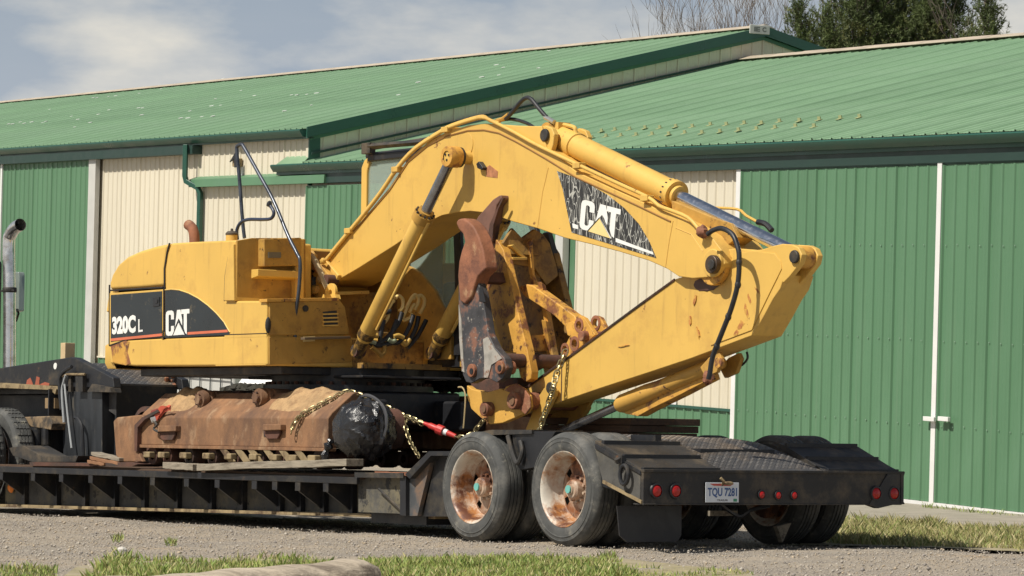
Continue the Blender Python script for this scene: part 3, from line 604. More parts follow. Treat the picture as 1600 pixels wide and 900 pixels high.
for i, px in enumerate([-42, 2, 52, 96, 142, 188, 239, 292, 340, 398, 430, 466, 510]):
    x = T.at(px, 740, yt=0.)[0]; xx = x - .02
    for ys in (1, -1):
        f = (lambda y: y) if ys == 1 else (lambda y: 2.67 - y)
        part('outrigger', G().prism([(f(.004), .428), (f(.004), .36), (f(.03), .34), (f(.29), .17), (f(.297), .428)], xx, xx + .025, 'x').box(xx - .03, xx + .055, min(f(0), f(.012)), max(f(0), f(.012)), .355, .43), BK, tr)
        if ys == 1: part('stiffener', G().box(xx - .01, xx + .06, .25, .298, zb_(xx) + .02, .44), BK, tr)
# steps in the beam and bay before the wheels
g = G().prism(sd(.1, (560, 744), (634, 746), (634, 803), (560, 800)), .1, .14); part('side_plate', g, WEB, tr)
g = G().prism(sd(.06, (628, 744), (637, 744), (637, 806), (628, 805)), .04, .12); part('bay_post', g, BK, tr)
g = G().tube([T.at(592, 764, yt=.07), T.at(630, 800, yt=.07)], .012, 6).prism(sd(.06, (560, 738), (636, 739), (636, 747), (560, 746)), .02, .16); part('brace', g, BKD, tr)
g = G().prism(sd(.08, (637, 748), (672, 712), (674, 716), (652, 806), (637, 806)), .08, .12); part('side_plate', g, mat('scuffed black plate', (.07, .075, .08), .5, var=.4, scale=5, dirt=(.20, .12, .07), dirt_lo=.52, dirt_hi=.66), tr)
g = G().prism(sd(.02, (633, 741), (670, 705), (712, 705), (712, 712), (673, 712), (640, 748)), .02, .5); part('bay_cover', g, BK, tr)
q = sd(.06, (672, 712), (700, 712), (690, 807), (652, 807)); part('bay_box', G().prism(q, .121, .55), BK, tr)
part('cross_beam', G().box(-3.1, -2.25, .2, 2.47, .10, .50), BK, tr)
part('centre_frame', G().box(-2.4, .3, .85, .95, .38, .74).box(-2.4, .3, 1.72, 1.82, .38, .74).box(-2.4, .5, .95, 1.72, .70, .78), BK, tr)
# fender blocks and hangers between the wheels
g = G().prism(sd(.12, (800, 676), (838, 674), (868, 674), (840, 730), (812, 735), (802, 715)), .12, .62); part('spring_hanger', g, BK, tr, bevel=.008)
g = G(); c = T.at(806, 712, yt=.10); g.tube(smooth_path([(c[0] - .1, .09, c[2] + .16), (c[0] - .02, .08, c[2] + .02), (c[0] + .05, .08, c[2] - .06), (c[0] + .1, .09, c[2] + .03), (c[0] + .06, .1, c[2] + .12)]), .02, 8); part('shackle', g, BKD, tr)
g = G().prism(sd(.3, (775, 676), (800, 672), (862, 672), (862, 678), (775, 681)), .1, .62); part('fender_plate', g, BKD, tr)
for xx in (-.06, -1.32): part('axle', G().tube([(xx, .27, .44), (xx, 2.40, .44)], .07, 14), BK, tr)
# ---- wheels
def tyre_g():
    p = [(.292, .035), (.300, .014), (.318, .004), (.345, 0.), (.372, .0), (.376, -.003), (.382, -.003), (.386, .002), (.406, .005), (.408, .002), (.412, .003), (.418, .010), (.438, .022), (.448, .036), (.4535, .05)]
    for k in range(4): b = .05 + .012 + k * .036; p += [(.4545, b), (.4545, b + .016), (.442, b + .018), (.442, b + .025), (.4545, b + .027)]
    q = [(r, .25 - h) for r, h in p[:15]][::-1]; return G().lathe(p + q, (0, 0, 0), 'y', 64, closed=True)
def rim_g():
    return G().lathe([(.292, .03), (.305, .016), (.302, .008), (.292, .012), (.284, .03), (.272, .045), (.268, .10), (.262, .165), (.240, .192), (.262, .20), (.285, .24), (.30, .242), (.30, .238)], (0, 0, 0), 'y', 56)
def hubdisc_g():
    g = G(); R = [(.242, .190), (.215, .178), (.16, .172), (.115, .165)]
    n = 60; vs = []; fs = []
    for r, h in R:
        for i in range(n): a = 2 * math.pi * i / n; vs.append((r * math.cos(a), h, r * math.sin(a)))
    hole = lambda i: (i % 12) in (2, 3, 4)
    for k in range(3):
        for i in range(n):
            if k == 1 and hole(i): continue
            j = (i + 1) % n; fs.append((k * n + i, k * n + j, (k + 1) * n + j, (k + 1) * n + i))
    g.add(vs, fs); g.lathe([(.115, .165), (.085, .16), (.08, .10), (.068, .085), (.045, .082), (.043, .07), (.0005, .068)], (0, 0, 0), 'y', 30)
    g.lathe([(.235, .26), (.02, .25)], (0, 0, 0), 'y', 24)
    for i in range(10): a = 2 * math.pi * i / 10 + .2; g.tube([(.10 * math.cos(a), .172, .10 * math.sin(a)), (.10 * math.cos(a), .135, .10 * math.sin(a))], .013, 6)
    return g
MT, MR, MH = tyre_g().mesh('tyre', TYR, smooth=28), rim_g().mesh('rim', RIM, smooth=50), hubdisc_g().mesh('hub', mat('rusty hub disc', (.52, .42, .32), .5, var=.2, scale=7, dirt=(.26, .10, .04), dirt_lo=.40, dirt_hi=.56, dirt_scale=4, dirt2=(.09, .04, .025), d2_lo=.52, d2_hi=.6, d2_scale=6), smooth=28)
MC = G().disc((0, 0, 0), .032, -.012, 'y', 20).mesh('hub_cap', TEAL)
for xw in (-.06, -1.32):
    for yw, fl in ((0, 0), (.31, 0), (2.67, 1), (2.36, 1)):
        e = link('wheel', MH, tr, (xw, yw, .445 if xw > -1 else .44), (0, random.uniform(0, 6), math.pi if fl else 0))
        link('tyre', MT, e); link('rim', MR, e)
        if yw in (0, 2.67): link('hub_cap', MC, e, (0, .066, 0))
# ---- rear deck
def zc(x): return float(np.interp(x, [-2.6, -1.9, -.6, .15, .95, 1.0], [.80, .86, .872, .835, .612, .60]))
g = G(); nx_, ny_ = 40, 16; vs = []
XS = np.linspace(-2.4, .995, nx_); YS = np.linspace(.80, 1.87, ny_)
def zd(x, y): return zc(x) + .028 * math.sin((y - .8) / 1.07 * math.pi) * max(0, 1 - abs(x - .2) / 1.2) + .007 * math.sin(y * 9 + x * 3) * math.sin(x * 6)
for x in XS:
    for y in YS: vs.append((x, y, zd(x, y)))
g.add(vs, [(i * ny_ + j, i * ny_ + j + 1, (i + 1) * ny_ + j + 1, (i + 1) * ny_ + j) for i in range(nx_ - 1) for j in range(ny_ - 1)])
tp = part('tread_plate', g, PLT, tr, smooth=60)
def lozenges(P, nrm, du, dv, nu, nv, L_=.036, w=.011, h=.0045):
    g = G()
    for i in range(nu):
        for j in range(nv):
            o = P(i, j)
            if o is None: continue
            o = Vector(o); a = (du + dv) if (i + j) % 2 else (du - dv); b = Vector(nrm).cross(a).normalized(); a = a.normalized(); n = Vector(nrm)
            g.add([o + a * L_ * .5, o + b * w * .5, o - a * L_ * .5, o - b * w * .5, o + n * h], [(0, 1, 4), (1, 2, 4), (2, 3, 4), (3, 0, 4)])
    return g
TPN = mat('tread plate raised bars', (.15, .145, .14), .45, metal=.4, var=.3, scale=5, dirt=(.25, .195, .14), dirt_lo=.45, dirt_hi=.66, dirt_scale=1.6)
part('tread_bars', lozenges(lambda i, j: (-1.5 + i * .036, .82 + j * .036, zd(-1.5 + i * .036, .82 + j * .036) + .002), (.15, 0, .99), Vector((1, 0, -.15)), Vector((0, 1, 0)), 68, 29), TPN, tp, kind='stuff', smooth=0)
for y0, y1 in ((0., .80), (1.87, 2.67)):
    g = G().prism([(.36, .835), (.45, .812), (.97, .603), (.97, .57), (.36, .79)], y0 + .004, y1 - .004); part('ramp_plate', g, BKD, tr, bevel=.003)
    for xc, zc_ in ((.45, .815), (.71, .71), (.955, .612)):
        part('ramp_cleat', G().box(xc - .018, xc + .02, y0 + .01, y1 - .03, zc_ - .02, zc_ + .022), BK, tr, bevel=.004)
    part('ramp_frame', G().prism([(.38, .77), (.93, .55), (.93, .38), (.38, .48)], y0 + (.05 if y0 == 0 else .6), y0 + (.2 if y0 == 0 else .75)), BK, tr)
g = G().box(.02, .34, .62, .68, .74, .885); part('ramp_stop', g, BK, tr)
q = sd(0, (929, 697), (1000, 738), (1002, 786), (942, 753)); part('tail_side', G().prism(q, .0, .03), WEB, tr)
q = sd(-.01, (929, 693), (1000, 735), (1001, 742), (930, 701)); part('side_rail', G().prism(q, -.012, .04), BK, tr, bevel=.003)
q = sd(-.01, (942, 750), (1002, 782), (1002, 787), (942, 755)); part('bottom_flange', G().prism(q, -.014, .1), TAN, tr)
part('tail_side', G().prism([(.4, .80), (1.0, .60), (1.0, .36), (.4, .5)], 2.64, 2.67), BK, tr)
bm_ = part('bumper', G().box(.94, .985, 0, 2.67, .352, .60).box(.90, 1.0, -.004, 2.68, .596, .618).box(.86, .99, .0, 2.66, .345, .358), BKD, tr, bevel=.004)
part('bumper_end', G().prism([(2.50, .60), (2.69, .612), (2.665, .55), (2.66, .40), (2.69, .352), (2.56, .346), (2.40, .318), (2.30, .345)], .935, .995, 'x'), BK, tr, bevel=.003)
# ring on the tail side
c = T.at(968, 722, yt=-.03); g = G().tube([(c[0], -.03, c[2]), (c[0] + .0, -.05, c[2] + .03)], .03, 8).box(c[0] - .05, c[0] + .04, -.04, 0., c[2] - .01, c[2] + .05)
cc = T.at(976, 742, yt=-.04); g.tube([(cc[0] + .052 * math.cos(a), -.045, cc[2] + .075 * math.sin(a)) for a in np.linspace(0, 2 * math.pi, 19)], .016, 8); part('lashing_ring', g, BK, tr)
# lights
XLg = .986
for px, py, r in ((1025, 767, .052), (1055, 767, .052), (1189, 773, .033), (1215, 774, .033), (1240, 774, .033), (1368, 771, .052), (1396, 771, .052)):
    c = T.at(px, py, xt=XLg)
    l = part('tail_light', G().lathe([(.0005, .022), (r * .55, .020), (r * .86, .013), (r * .9, 0)], (XLg, c[1], c[2]), 'x', 24), LAMP, bm_, smooth=60)
    part('light_rim', G().lathe([(r * .9, .0), (r * .93, .016), (r * 1.12, .015), (r * 1.22, 0)], (XLg, c[1], c[2]), 'x', 24), BLK, bm_)
c = T.at(19, 762, yt=.28); ml = part('marker_light', G().lathe([(.0005, -.03), (.03, -.028), (.05, -.012), (.055, 0)], (c[0], .27, c[2]), 'y', 16), AMB, tr); 
# number plate
c0 = T.at(1102, 785, xt=1.0); c1 = T.at(1154, 786, xt=1.0); y0, y1, z0 = c0[1], c1[1], c0[2]; z1 = z0 + .155; w_ = y1 - y0
pl = part('number_plate', G().box(.9995, 1.003, y0, y1, z0, z1), PLM, tr, bevel=.002)
g = G(); put_text(g, 'TQU 7281', (1.0045, y0 + .06 * w_, z0 + .036), (0, 1, 0), (0, 0, 1), .078, w_ * .88, .03); part('lettering', g, LETB, pl)
g = G(); put_text(g, 'TRAILER', (1.0045, y0 + .34 * w_, z0 + .010), (0, 1, 0), (0, 0, 1), .014, w_ * .33, .02); part('lettering', g, mat('dark print', (.05, .05, .06)), pl)
part('plate_sticker', G().box(1.0035, 1.0045, y1 - .055, y1 - .02, z0 + .006, z0 + .028), mat('green sticker', (.05, .28, .16)), pl)
part('plate_banner', G().prism([(y0 + .04, z1 - .01), (y1 - .05, z1 - .01), (y1 - .09, z1 - .028), (y0 + .08, z1 - .026)], 1.0032, 1.0044, 'x'), PLR, pl)
g = G().tube([(1.0, y0 + .5 * w_, z1 - .02), (1.03, y0 + .48 * w_, z1 + .01), (1.02, y0 + .40 * w_, z1 + .035)], .012, 6).blob((1.01, y0 + .66 * w_, z1 - .006), (.02, .05, .016)); part('plate_lamp', g, TAN, pl)
# flaps, underside pieces
for a, b, lab in ((.02, .66, 0),):
    part('mud_flap', G().prism([(a, .33), (b, .33), (b, .10), (b - .04, .05), (a + .1, .05), (a + .03, .1)], .62, .632, 'x'), BLK, tr)
c = T.at(1107, 798, xt=.3); d_ = T.at(1150, 806, xt=.3); part('cross_tube', G().box(.28, .32, c[1], d_[1], d_[2], c[2]), WOD, tr)
c = T.at(1165, 790, xt=.7); part('air_line', G().tube(smooth_path([(.7, 1.0, .34), (.68, 1.2, .25), (.72, 1.3, .30), (.7, 1.5, .33)]), .015, 6), BLK, tr)
c = T.at(1226, 836, xt=.5); part('chock_plate', G().prism([(c[1] - .08, .16), (c[1] + .07, .19), (c[1] - .02, .03)], .45, .5, 'x'), WOD, tr)

# ---- gooseneck (narrow neck at the front of the deck)
yL, yR = .85, 1.75
cheek = sd(yL, (-300, 622), (0, 575), (110, 558), (117, 559), (176, 590), (178, 606), (118, 606), (90, 603), (0, 600), (-300, 640))
for y0 in (yL, yR - .09): part('neck_cheek', G().prism(cheek, y0, y0 + .09), BK, tr, bevel=.012)
xa = T.at(121, 562, yt=yL)[0]; za = T.at(121, 562, yt=yL)[2]; xb, _, zb = T.at(170, 596, yt=yL)
part('neck_top', G().box(-14.5, xa, yL + .1, yR - .1, za - .35, za - .12), BK, tr)
rp = part('neck_ramp', G().prism([(xa, za - .03), (xb, zb - .02), (xb, zb - .35), (xa, za - .35)], yL + .092, yR - .092), PLT, tr)
dn = Vector((xb - xa, 0, zb + .01 - za)); Ls = dn.length; dn.normalize(); nn = Vector((-dn.z, 0, dn.x))
part('tread_bars', lozenges(lambda i, j: Vector((xa, yL + .12, za - .028)) + dn * (i * .05 + .03) + Vector((0, j * .045, 0)), nn, dn, Vector((0, 1, 0)), int(Ls / .05), 15, .045, .013), TPN, rp, kind='stuff', smooth=0)
part('neck_shade_plate', G().box(xb - .03, xb + .004, yL + .095, yR - .095, .5, zb - .04), BK, tr)  # black plate added to stand for shade on the neck's rear face
part('neck_box', G().prism(sd(yL, (94, 611), (158, 612), (158, 727), (98, 727)), yL + .01, yR - .01), mat('scuffed black side', (.026, .029, .033), .45, var=.35, scale=4, dirt=(.13, .115, .09), dirt_lo=.58, dirt_hi=.7, dirt_scale=6, stretch=(2, 2, .4)), tr, bevel=.006)
part('neck_flange', G().prism(sd(yL - .06, (-300, 640), (0, 598), (80, 603), (88, 608), (86, 616), (78, 609), (0, 606), (-300, 648)), yL - .06, yL + .02), TAN, tr)
part('neck_pin_block', G().prism(sd(yL - .02, (73, 622), (88, 622), (88, 638), (73, 638)), yL - .04, yL + .3), mat('brown block', (.25, .17, .09), .8), tr)
g = G()
for q in (((40, 606), (42, 594), (47, 590), (50, 597), (53, 606)), ((54, 605), (57, 588), (62, 590), (61, 600), (66, 605)), ((63, 600), (70, 597), (77, 599), (76, 608), (64, 608))): g.prism(sd(yL - .003, *q), yL - .003, yL)
part('paint_mark', g, mat('faded red paint', (.33, .09, .05), .7), tr)
part('marker_disc', pinc(G(), 86, 572, yL - .006, yL, .035, 12), LET, tr)
hp = [[(96, 640), (93, 600), (98, 583), (112, 573)], [(100, 660), (97, 612), (100, 596), (103, 586)], [(112, 700), (106, 650), (101, 600)], [(130, 712), (128, 670), (122, 655), (117, 652)]]
for h, r, m in zip(hp, (.02, .014, .012, .018), (BLK, mat('grey hose', (.35, .37, .38), .4), mat('grey hose', (.35, .37, .38), .4), BLK)):
    part('hydraulic_hose', G().tube(smooth_path(p3(yL - .06, *h)), r, 7), m, tr)
part('hydraulic_hose', G().tube(p3(yL - .05, (97, 588), (105, 585), (133, 585)), .014, 6), TAN, tr)
g = G().prism(sd(yL - .02, (108, 584), (112, 584), (112, 612), (108, 612)), yL - .03, yL).prism(sd(yL - .02, (122, 586), (133, 584), (133, 612), (122, 612)), yL - .05, yL); part('valve_bracket', g, BKD, tr)
g = G().prism(sd(yL - .02, (148, 600), (176, 606), (178, 613), (140, 612)), yL - .05, yL + .07); part('neck_lip', g, BKD, tr)
c = T.at(268, 600, yt=yR - .1); g = G()
for k in range(6): g.blob((c[0] + random.uniform(-.1, .1), c[1] - .02 + random.uniform(-.05, .02), c[2] - .02 + k * .035), (.03, .03, .03), 7, 5, .2)
part('lock_pin', g, mat('rusty gold fitting', (.28, .18, .07), .6, dirt=RUST, dirt_lo=.5, dirt_hi=.6), tr)
part('paint_patch', G().blob(T.at(246, 586, yt=yR - .1), (.05, .012, .05), 8, 5, .2), Y_, tr)
# loose ramp plates lying at the deck front
part('ramp_leaf', G().prism(sd(.2, (14, 700), (35, 696), (66, 713), (122, 712), (118, 722), (50, 722), (20, 712)), .2, .5), BKD, tr, bevel=.004)
part('ramp_leaf', G().prism(sd(.1, (60, 722), (160, 724), (210, 722), (230, 725), (220, 729), (60, 728)), .0, .3), RD, tr)

# ================================================================== SEMI TRUCK (its tail shows at the left edge)
trk = thing('semi_truck', 'dark semi truck at the left edge with tall chrome exhaust stack, hitched to the trailer', 'truck', T, (-12, 1.3, 0))
xs1 = T.at(4, 500, yt=2.35)[0]; ztop = T.at(4, 406, yt=2.35)[2]
part('sleeper_cab', G().box(xs1 - 3.2, xs1, .25, 2.35, 1.0, ztop), BK, trk, bevel=.06)
part('frame_rail', G().box(xs1 - 3, -10.25, .95, 1.05, .70, 1.0), BK, trk); part('frame_rail', G().box(xs1 - 3, -10.25, 1.60, 1.7, .70, 1.0), BK, trk); part('bolster', G().box(-13, -10.2, 1.06, 1.59, .85, 1.26), BK, trk, bevel=.02); part('mud_flap', G().box(-10.15, -10.13, .75, 1.9, .25, 1.3), BLK, trk)
MT2 = G().lathe([(r * 1.14, h * 1.05) for r, h in [(.292, .035), (.300, .014), (.345, 0.), (.418, .010), (.448, .036), (.4545, .06), (.4545, .085), (.442, .087), (.442, .094), (.4545, .096), (.4545, .122), (.442, .124), (.442, .13), (.4545, .132), (.4545, .16), (.442, .162), (.442, .17), (.4545, .172), (.4545, .20), (.448, .214), (.418, .24), (.30, .25), (.292, .21)]], (0, 0, 0), 'y', 64, True)
for k in range(40):
    a = 2 * math.pi * k / 40
    for y0 in (.07, .11, .15, .19): MT2.add([(.519 * math.cos(a + d), y0 + e - .02, .519 * math.sin(a + d)) for d, e in ((0, 0), (.05, 0), (.05, .033), (0, .033))] + [(.525 * math.cos(a + d), y0 + e - .02, .525 * math.sin(a + d)) for d, e in ((.005, .003), (.045, .003), (.045, .03), (.005, .03))], [(4, 5, 6, 7), (0, 1, 5, 4), (1, 2, 6, 5), (2, 3, 7, 6), (3, 0, 4, 7)])
MT2 = MT2.mesh('lugged_tyre', TYR, smooth=30)
xr = -10.66
for i, xw in enumerate((xr, xr - 1.33)):
    for yw, fl in ((.04, 0), (.38, 0), (1.94, 0), (2.27, 0)):
        e = link('wheel', MH, trk, (xw + 12, yw - 1.3, .575)); link('tyre', MT2, e); link('rim', MR, e, (0, 0, 0), None, (1.12, 1, 1.12))
st = p3(2.3, (15, 600), (15, 470), (14, 382), (17, 366), (24, 356), (32, 351)); part('exhaust_stack', G().tube(smooth_path(st, 5), [.075] * 26, 18, caps=False), STK, trk, smooth=60)
part('stack_clamp', G().lathe([(.079, 0), (.085, .01), (.085, .05), (.079, .06)], T.at(15, 457, yt=2.3), 'z', 16).box(T.at(2, 458, yt=2.3)[0], T.at(24, 458, yt=2.3)[0], 2.28, 2.31, T.at(15, 458, yt=2.3)[2] + .02, T.at(15, 458, yt=2.3)[2] + .04), BKD, trk)
part('mirror', G().prism(sd(2.5, (24, 428), (26, 425), (31, 425), (32, 430), (31, 486), (24, 488)), 2.48, 2.56), mat('mirror glass grey', (.30, .36, .33), .15, .3), trk, bevel=.01)
part('mirror_bracket', G().tube(p3(2.5, (22, 484), (27, 482), (29, 490), (25, 502)), .014, 6), BK, trk)
g = G()
for k in range(5): g.blob(T.at(46 + k * 7, 655 + random.uniform(-3, 5), yt=1.2), (.10, .06, .07), 8, 6, .3)
part('fifth_wheel', G().prism(sd(.72, (28, 652), (80, 650), (84, 662), (82, 672), (30, 664)), .70, .94), mat('greasy rusty plate', (.24, .17, .10), .8, dirt=(.06, .05, .04), dirt_lo=.45, dirt_hi=.6, dirt_scale=9), trk, bevel=.01)
part('air_bag', G().tube(p3(.72, (58, 672), (58, 700)), .09, 12).tube(p3(.72, (72, 670), (72, 695)), .05, 10), BK, trk)

# ================================================================== EXCAVATOR
ex = thing('excavator', 'yellow tracked excavator with folded boom, chained on the lowboy trailer', 'excavator', T, (-5.2, 1.3, .51))
yN, yF = .05, 2.52
# ---- undercarriage: track frames without their track chains
def track_frame(y0, s):
    f = (lambda y: y0 + y) if s > 0 else (lambda y: y0 - y)
    prof = [(f(0), .735), (f(0), 1.00), (f(.04), 1.05), (f(.27), 1.235), (f(.36), 1.235), (f(.52), 1.06), (f(.52), .735)]
    xl, xr_ = T.at(218, 680, yt=.1)[0], T.at(512, 680, yt=.1)[0]
    fmx = part('track_frame', G().prism(prof, xl, xr_, 'x'), RT, ex, bevel=.012)
    part('frame_flange', G().box(xl - .02, xr_ + .05, min(f(-.02), f(.06)), max(f(-.02), f(.06)), .708, .738), RT, ex, bevel=.004)
    if s > 0:
        part('idler_guard', G().prism(sd(.08, (178, 658), (184, 652), (222, 648), (229, 654), (217, 666), (217, 706), (224, 722), (192, 722), (182, 712)), .07, .12), RT, ex, bevel=.015)
        part('guard_edge', G().prism(sd(.08, (214, 664), (226, 652), (250, 640), (252, 644), (230, 656), (219, 668), (218, 706), (214, 704)), .05, .16), RD, ex, bevel=.004)
    part('idler', G().lathe([(.20, 0), (.25, .01), (.25, .10), (.20, .12), (.05, .12)], (xl - .28, f(.2) if s > 0 else f(.3), .86), 'y', 32), RD, ex)
    for px in (234, 257, 291, 327, 361, 400, 432, 462, 492):
        c = T.at(px, 712, yt=.1)
        rl = part('bottom_roller', G().lathe([(.04, 0), (.085, .0), (.09, .02), (.09, .14), (.07, .15), (.07, .3), (.09, .32), (.09, .45), (.04, .46)], (c[0], f(.03) if s > 0 else f(.49), .635), 'y', 18), RD, ex)
        if s > 0: part('roller_boss', G().box(c[0] - .06, c[0] + .065, f(-.045), f(.03), .615, .672), TAN, rl, bevel=.012)
    return fmx
tf = track_frame(.10, 1); track_frame(2.50, -1)
for px in (355, 378, 398, 422, 446, 470):
    part('roller_guard', G().prism(sd(.1, (px - 10, 702), (px, 702), (px + 14, 721), (px + 4, 722)), .085, .10), TAN, ex, bevel=.003)
for px, py in ((259, 676), (423, 674)):
    c = T.at(px, py, yt=.1); part('lashing_loop', G().prism(sd(.085, (px - 9, py - 10), (px + 16, py - 11), (px + 16, py + 4), (px + 12, py + 12), (px - 4, py + 12), (px - 8, py + 6)), .07, .098), RD, ex, bevel=.008)
    part('loop_bar', G().prism(sd(.06, (px - 10, py - 11), (px + 18, py - 11), (px + 18, py - 2), (px - 10, py - 1)), .04, .10), RT, ex, bevel=.008)
part('frame_hole', G().prism(sd(.094, (412, 670), (421, 670), (421, 682), (412, 682)), .0935, .099), BK, ex)
for (a, b, h, n) in ((262, 318, 13, 0), (335, 398, 2, 1), (430, 522, 10, 2)):       # dirt heaped on the frame tops
    x0 = T.at(a, 640, yt=.3)[0]; x1 = T.at(b, 640, yt=.3)[0]; g = G(); nx_, ny_ = 34, 12; vs = []
    for i in range(nx_ + 1):
        for j in range(ny_ + 1):
            u, v = i / nx_, j / ny_; y = .13 + .44 * v; zt = float(np.interp(y, [.10, .14, .37, .46, .62], [1.0, 1.05, 1.235, 1.235, 1.06]))
            hh = h / 165 * (math.sin(math.pi * u) ** .6) * (math.sin(math.pi * v) ** .7) * (.8 + .5 * random.random() * .5 + .2 * math.sin(u * 17 + v * 5))
            vs.append((x0 + (x1 - x0) * u, y, zt - .015 + hh))
    g.add(vs, [(i * (ny_ + 1) + j, i * (ny_ + 1) + j + 1, (i + 1) * (ny_ + 1) + j + 1, (i + 1) * (ny_ + 1) + j) for i in range(nx_) for j in range(ny_)])
    part('packed_dirt', g, DRT, ex, smooth=70)
for px, py in ((312, 627), (402, 624)):
    c = T.at(px, py - 3, yt=.2); r = .088; prof = [(.0005, -.03), (.045, -.03), (.05, -.0), (r * .9, .0), (r, .03), (r, .06), (r * .82, .075), (r, .09), (r, .12), (r * .82, .135), (r, .15), (r * .95, .34)]
    cr_ = part('carrier_roller', G().lathe(prof, (c[0], .2, c[2]), 'y', 22), RT, ex)
    for k in range(6): a = k * 1.05; part('bolt', G().disc((c[0] + .05 * math.cos(a), .185, c[2] + .05 * math.sin(a)), .011, -.014, 'y', 6), RD, cr_)
    part('roller_bracket', G().box(c[0] - .1, c[0] + .16, .54, .66, 1.0, c[2] + .09), RD, ex, bevel=.01)
# carbody and swing ring
part('carbody', G().box(-6.05, -4.35, .60, 2.0, .95, 1.26).box(-6.5, -3.9, .62, .9, .9, 1.18).box(-6.5, -3.9, 1.7, 1.98, .9, 1.18), BK, ex, bevel=.03)
part('swing_ring', G().lathe([(.80, 0), (.80, .06), (.72, .06), (.72, .22), (.3, .22)], (-5.2, 1.3, 1.255), 'z', 48), BK, ex)
g = G()
for k in range(40): a = k * 2 * math.pi / 40; g.disc((-5.2 + .76 * math.cos(a), 1.3 + .76 * math.sin(a), 1.315), .022, .03, 'z', 6)
part('ring_bolts', g, RD, ex, kind='stuff')
# final drive wrapped in black plastic
c = T.at(538, 669, yt=.02); g = G(); n, m_ = 64, 26; vs = []
for i in range(m_ + 1):
    v = i / m_
    for j in range(n):
        a = 2 * math.pi * j / n
        rad = .275 * min(1, (math.sin(math.pi * min(max(v, .0), 1)) + .0) ** .30 + .001)
        rad *= 1 + .05 * math.sin(a * 2 + v * 4) + .10 * (1 - abs(math.sin(a * 4.5 + 2.2 * math.sin(v * 5 + a)))) ** 3 - .05 * abs(math.sin(a * 7 + v * 11)) + .04 * (1 - abs(math.sin(v * 16 + 3 * math.sin(a * 2)))) ** 2 + random.uniform(-.018, .018)
        if .48 < v < .56: rad *= 1.05
        vs.append((c[0] + rad * math.cos(a), -.03 + .52 * v, c[2] + rad * math.sin(a) * .99))
g.add(vs, [(i * n + j, i * n + (j + 1) % n, (i + 1) * n + (j + 1) % n, (i + 1) * n + j) for i in range(m_) for j in range(n)])
pw = part('plastic_wrap', g, PLS, ex, smooth=22)
g = G(); pts = [(c[0] + .292 * math.cos(a), .26 + .02 * math.sin(3 * a), c[2] + .29 * math.sin(a)) for a in np.linspace(-.4, 2.6, 16)]; g.tube(pts, .016, 6); part('tape_band', g, mat('grey tape', (.07, .07, .075), .3), pw)
part('plastic_tail', G().tube(smooth_path([(c[0] - .25, .05, c[2] - .1), (c[0] - .3, .02, c[2] - .22), (c[0] - .28, .0, c[2] - .33)]), [.03, .04, .02, .05, .03, .02, .03, .04, .03, .02, .03, .02, .01], 7), PLS, pw)
part('drive_housing', G().lathe([(.16, 0), (.18, .05), (.18, .2), (.1, .22)], (c[0], .35, c[2]), 'y', 24), RD, ex)

# ---- upper house
part('turntable_frame', G().box(-7.3, -4.7, .25, 2.4, 1.40, 1.475).box(-6.2, -4.2, .8, 1.9, 1.375, 1.40), BK, ex, bevel=.01)
q = sd(yN, (161, 545), (170, 541), (200, 530), (262, 527), (417, 521), (417, 571), (300, 572), (210, 573), (172, 569), (163, 560))
low = part('base_skirt', G().prism(sd(yN, (170, 541), (200, 531), (262, 528), (417, 523), (417, 571), (300, 572), (210, 572), (172, 568)), yN, yF), Y_, ex, bevel=.02)
CW = mat('rust scraped yellow', (.60, .33, .06), .6, var=.15, dirt=(.24, .09, .04), dirt_lo=.42, dirt_hi=.52, dirt_scale=3.5, dirt2=(.12, .05, .03), d2_lo=.56, d2_hi=.62, d2_scale=8, bump=.003)
part('rusty_patch', G().prism(sd(yN - .004, (173, 541), (196, 532), (202, 534), (199, 550), (204, 568), (196, 571), (176, 566)), yN - .004, yN + .02), CW, low, bevel=.003)
# counterweight: curved in plan, its near corner just shows past the doors
def cw_ring(z, inset, xs_=-7.67):
    pts = []
    for k in range(13):
        t = k / 12; a = math.pi * t; y = yN + .02 + inset + (yF - yN - .04 - 2 * inset) * t; x = xs_ - .42 * math.sin(a) ** .7 + inset - .02
        pts.append((x, y, z))
    return pts
g = G(); lv = [(1.475, .02), (1.53, -.01), (1.66, -.015), (1.70, .0), (1.72, .025), (2.02, .025), (2.04, .005), (2.20, .02), (2.34, .07), (2.44, .15)]
vs = []; nn_ = 15
for z, ins in lv:
    r_ = cw_ring(z, max(0, ins)); r_ = [(-7.5, r_[0][1] - (.0 if ins >= 0 else .01), z)] + r_ + [(-7.45, r_[-1][1], z)]; vs += r_
g.add(vs, [(i * nn_ + j, i * nn_ + j + 1, (i + 1) * nn_ + j + 1, (i + 1) * nn_ + j) for i in range(len(lv) - 1) for j in range(nn_ - 1)]); g.f += [tuple(range(nn_)), tuple(range((len(lv) - 1) * nn_, len(lv) * nn_))]
part('counterweight', g, Y_, ex, smooth=40)
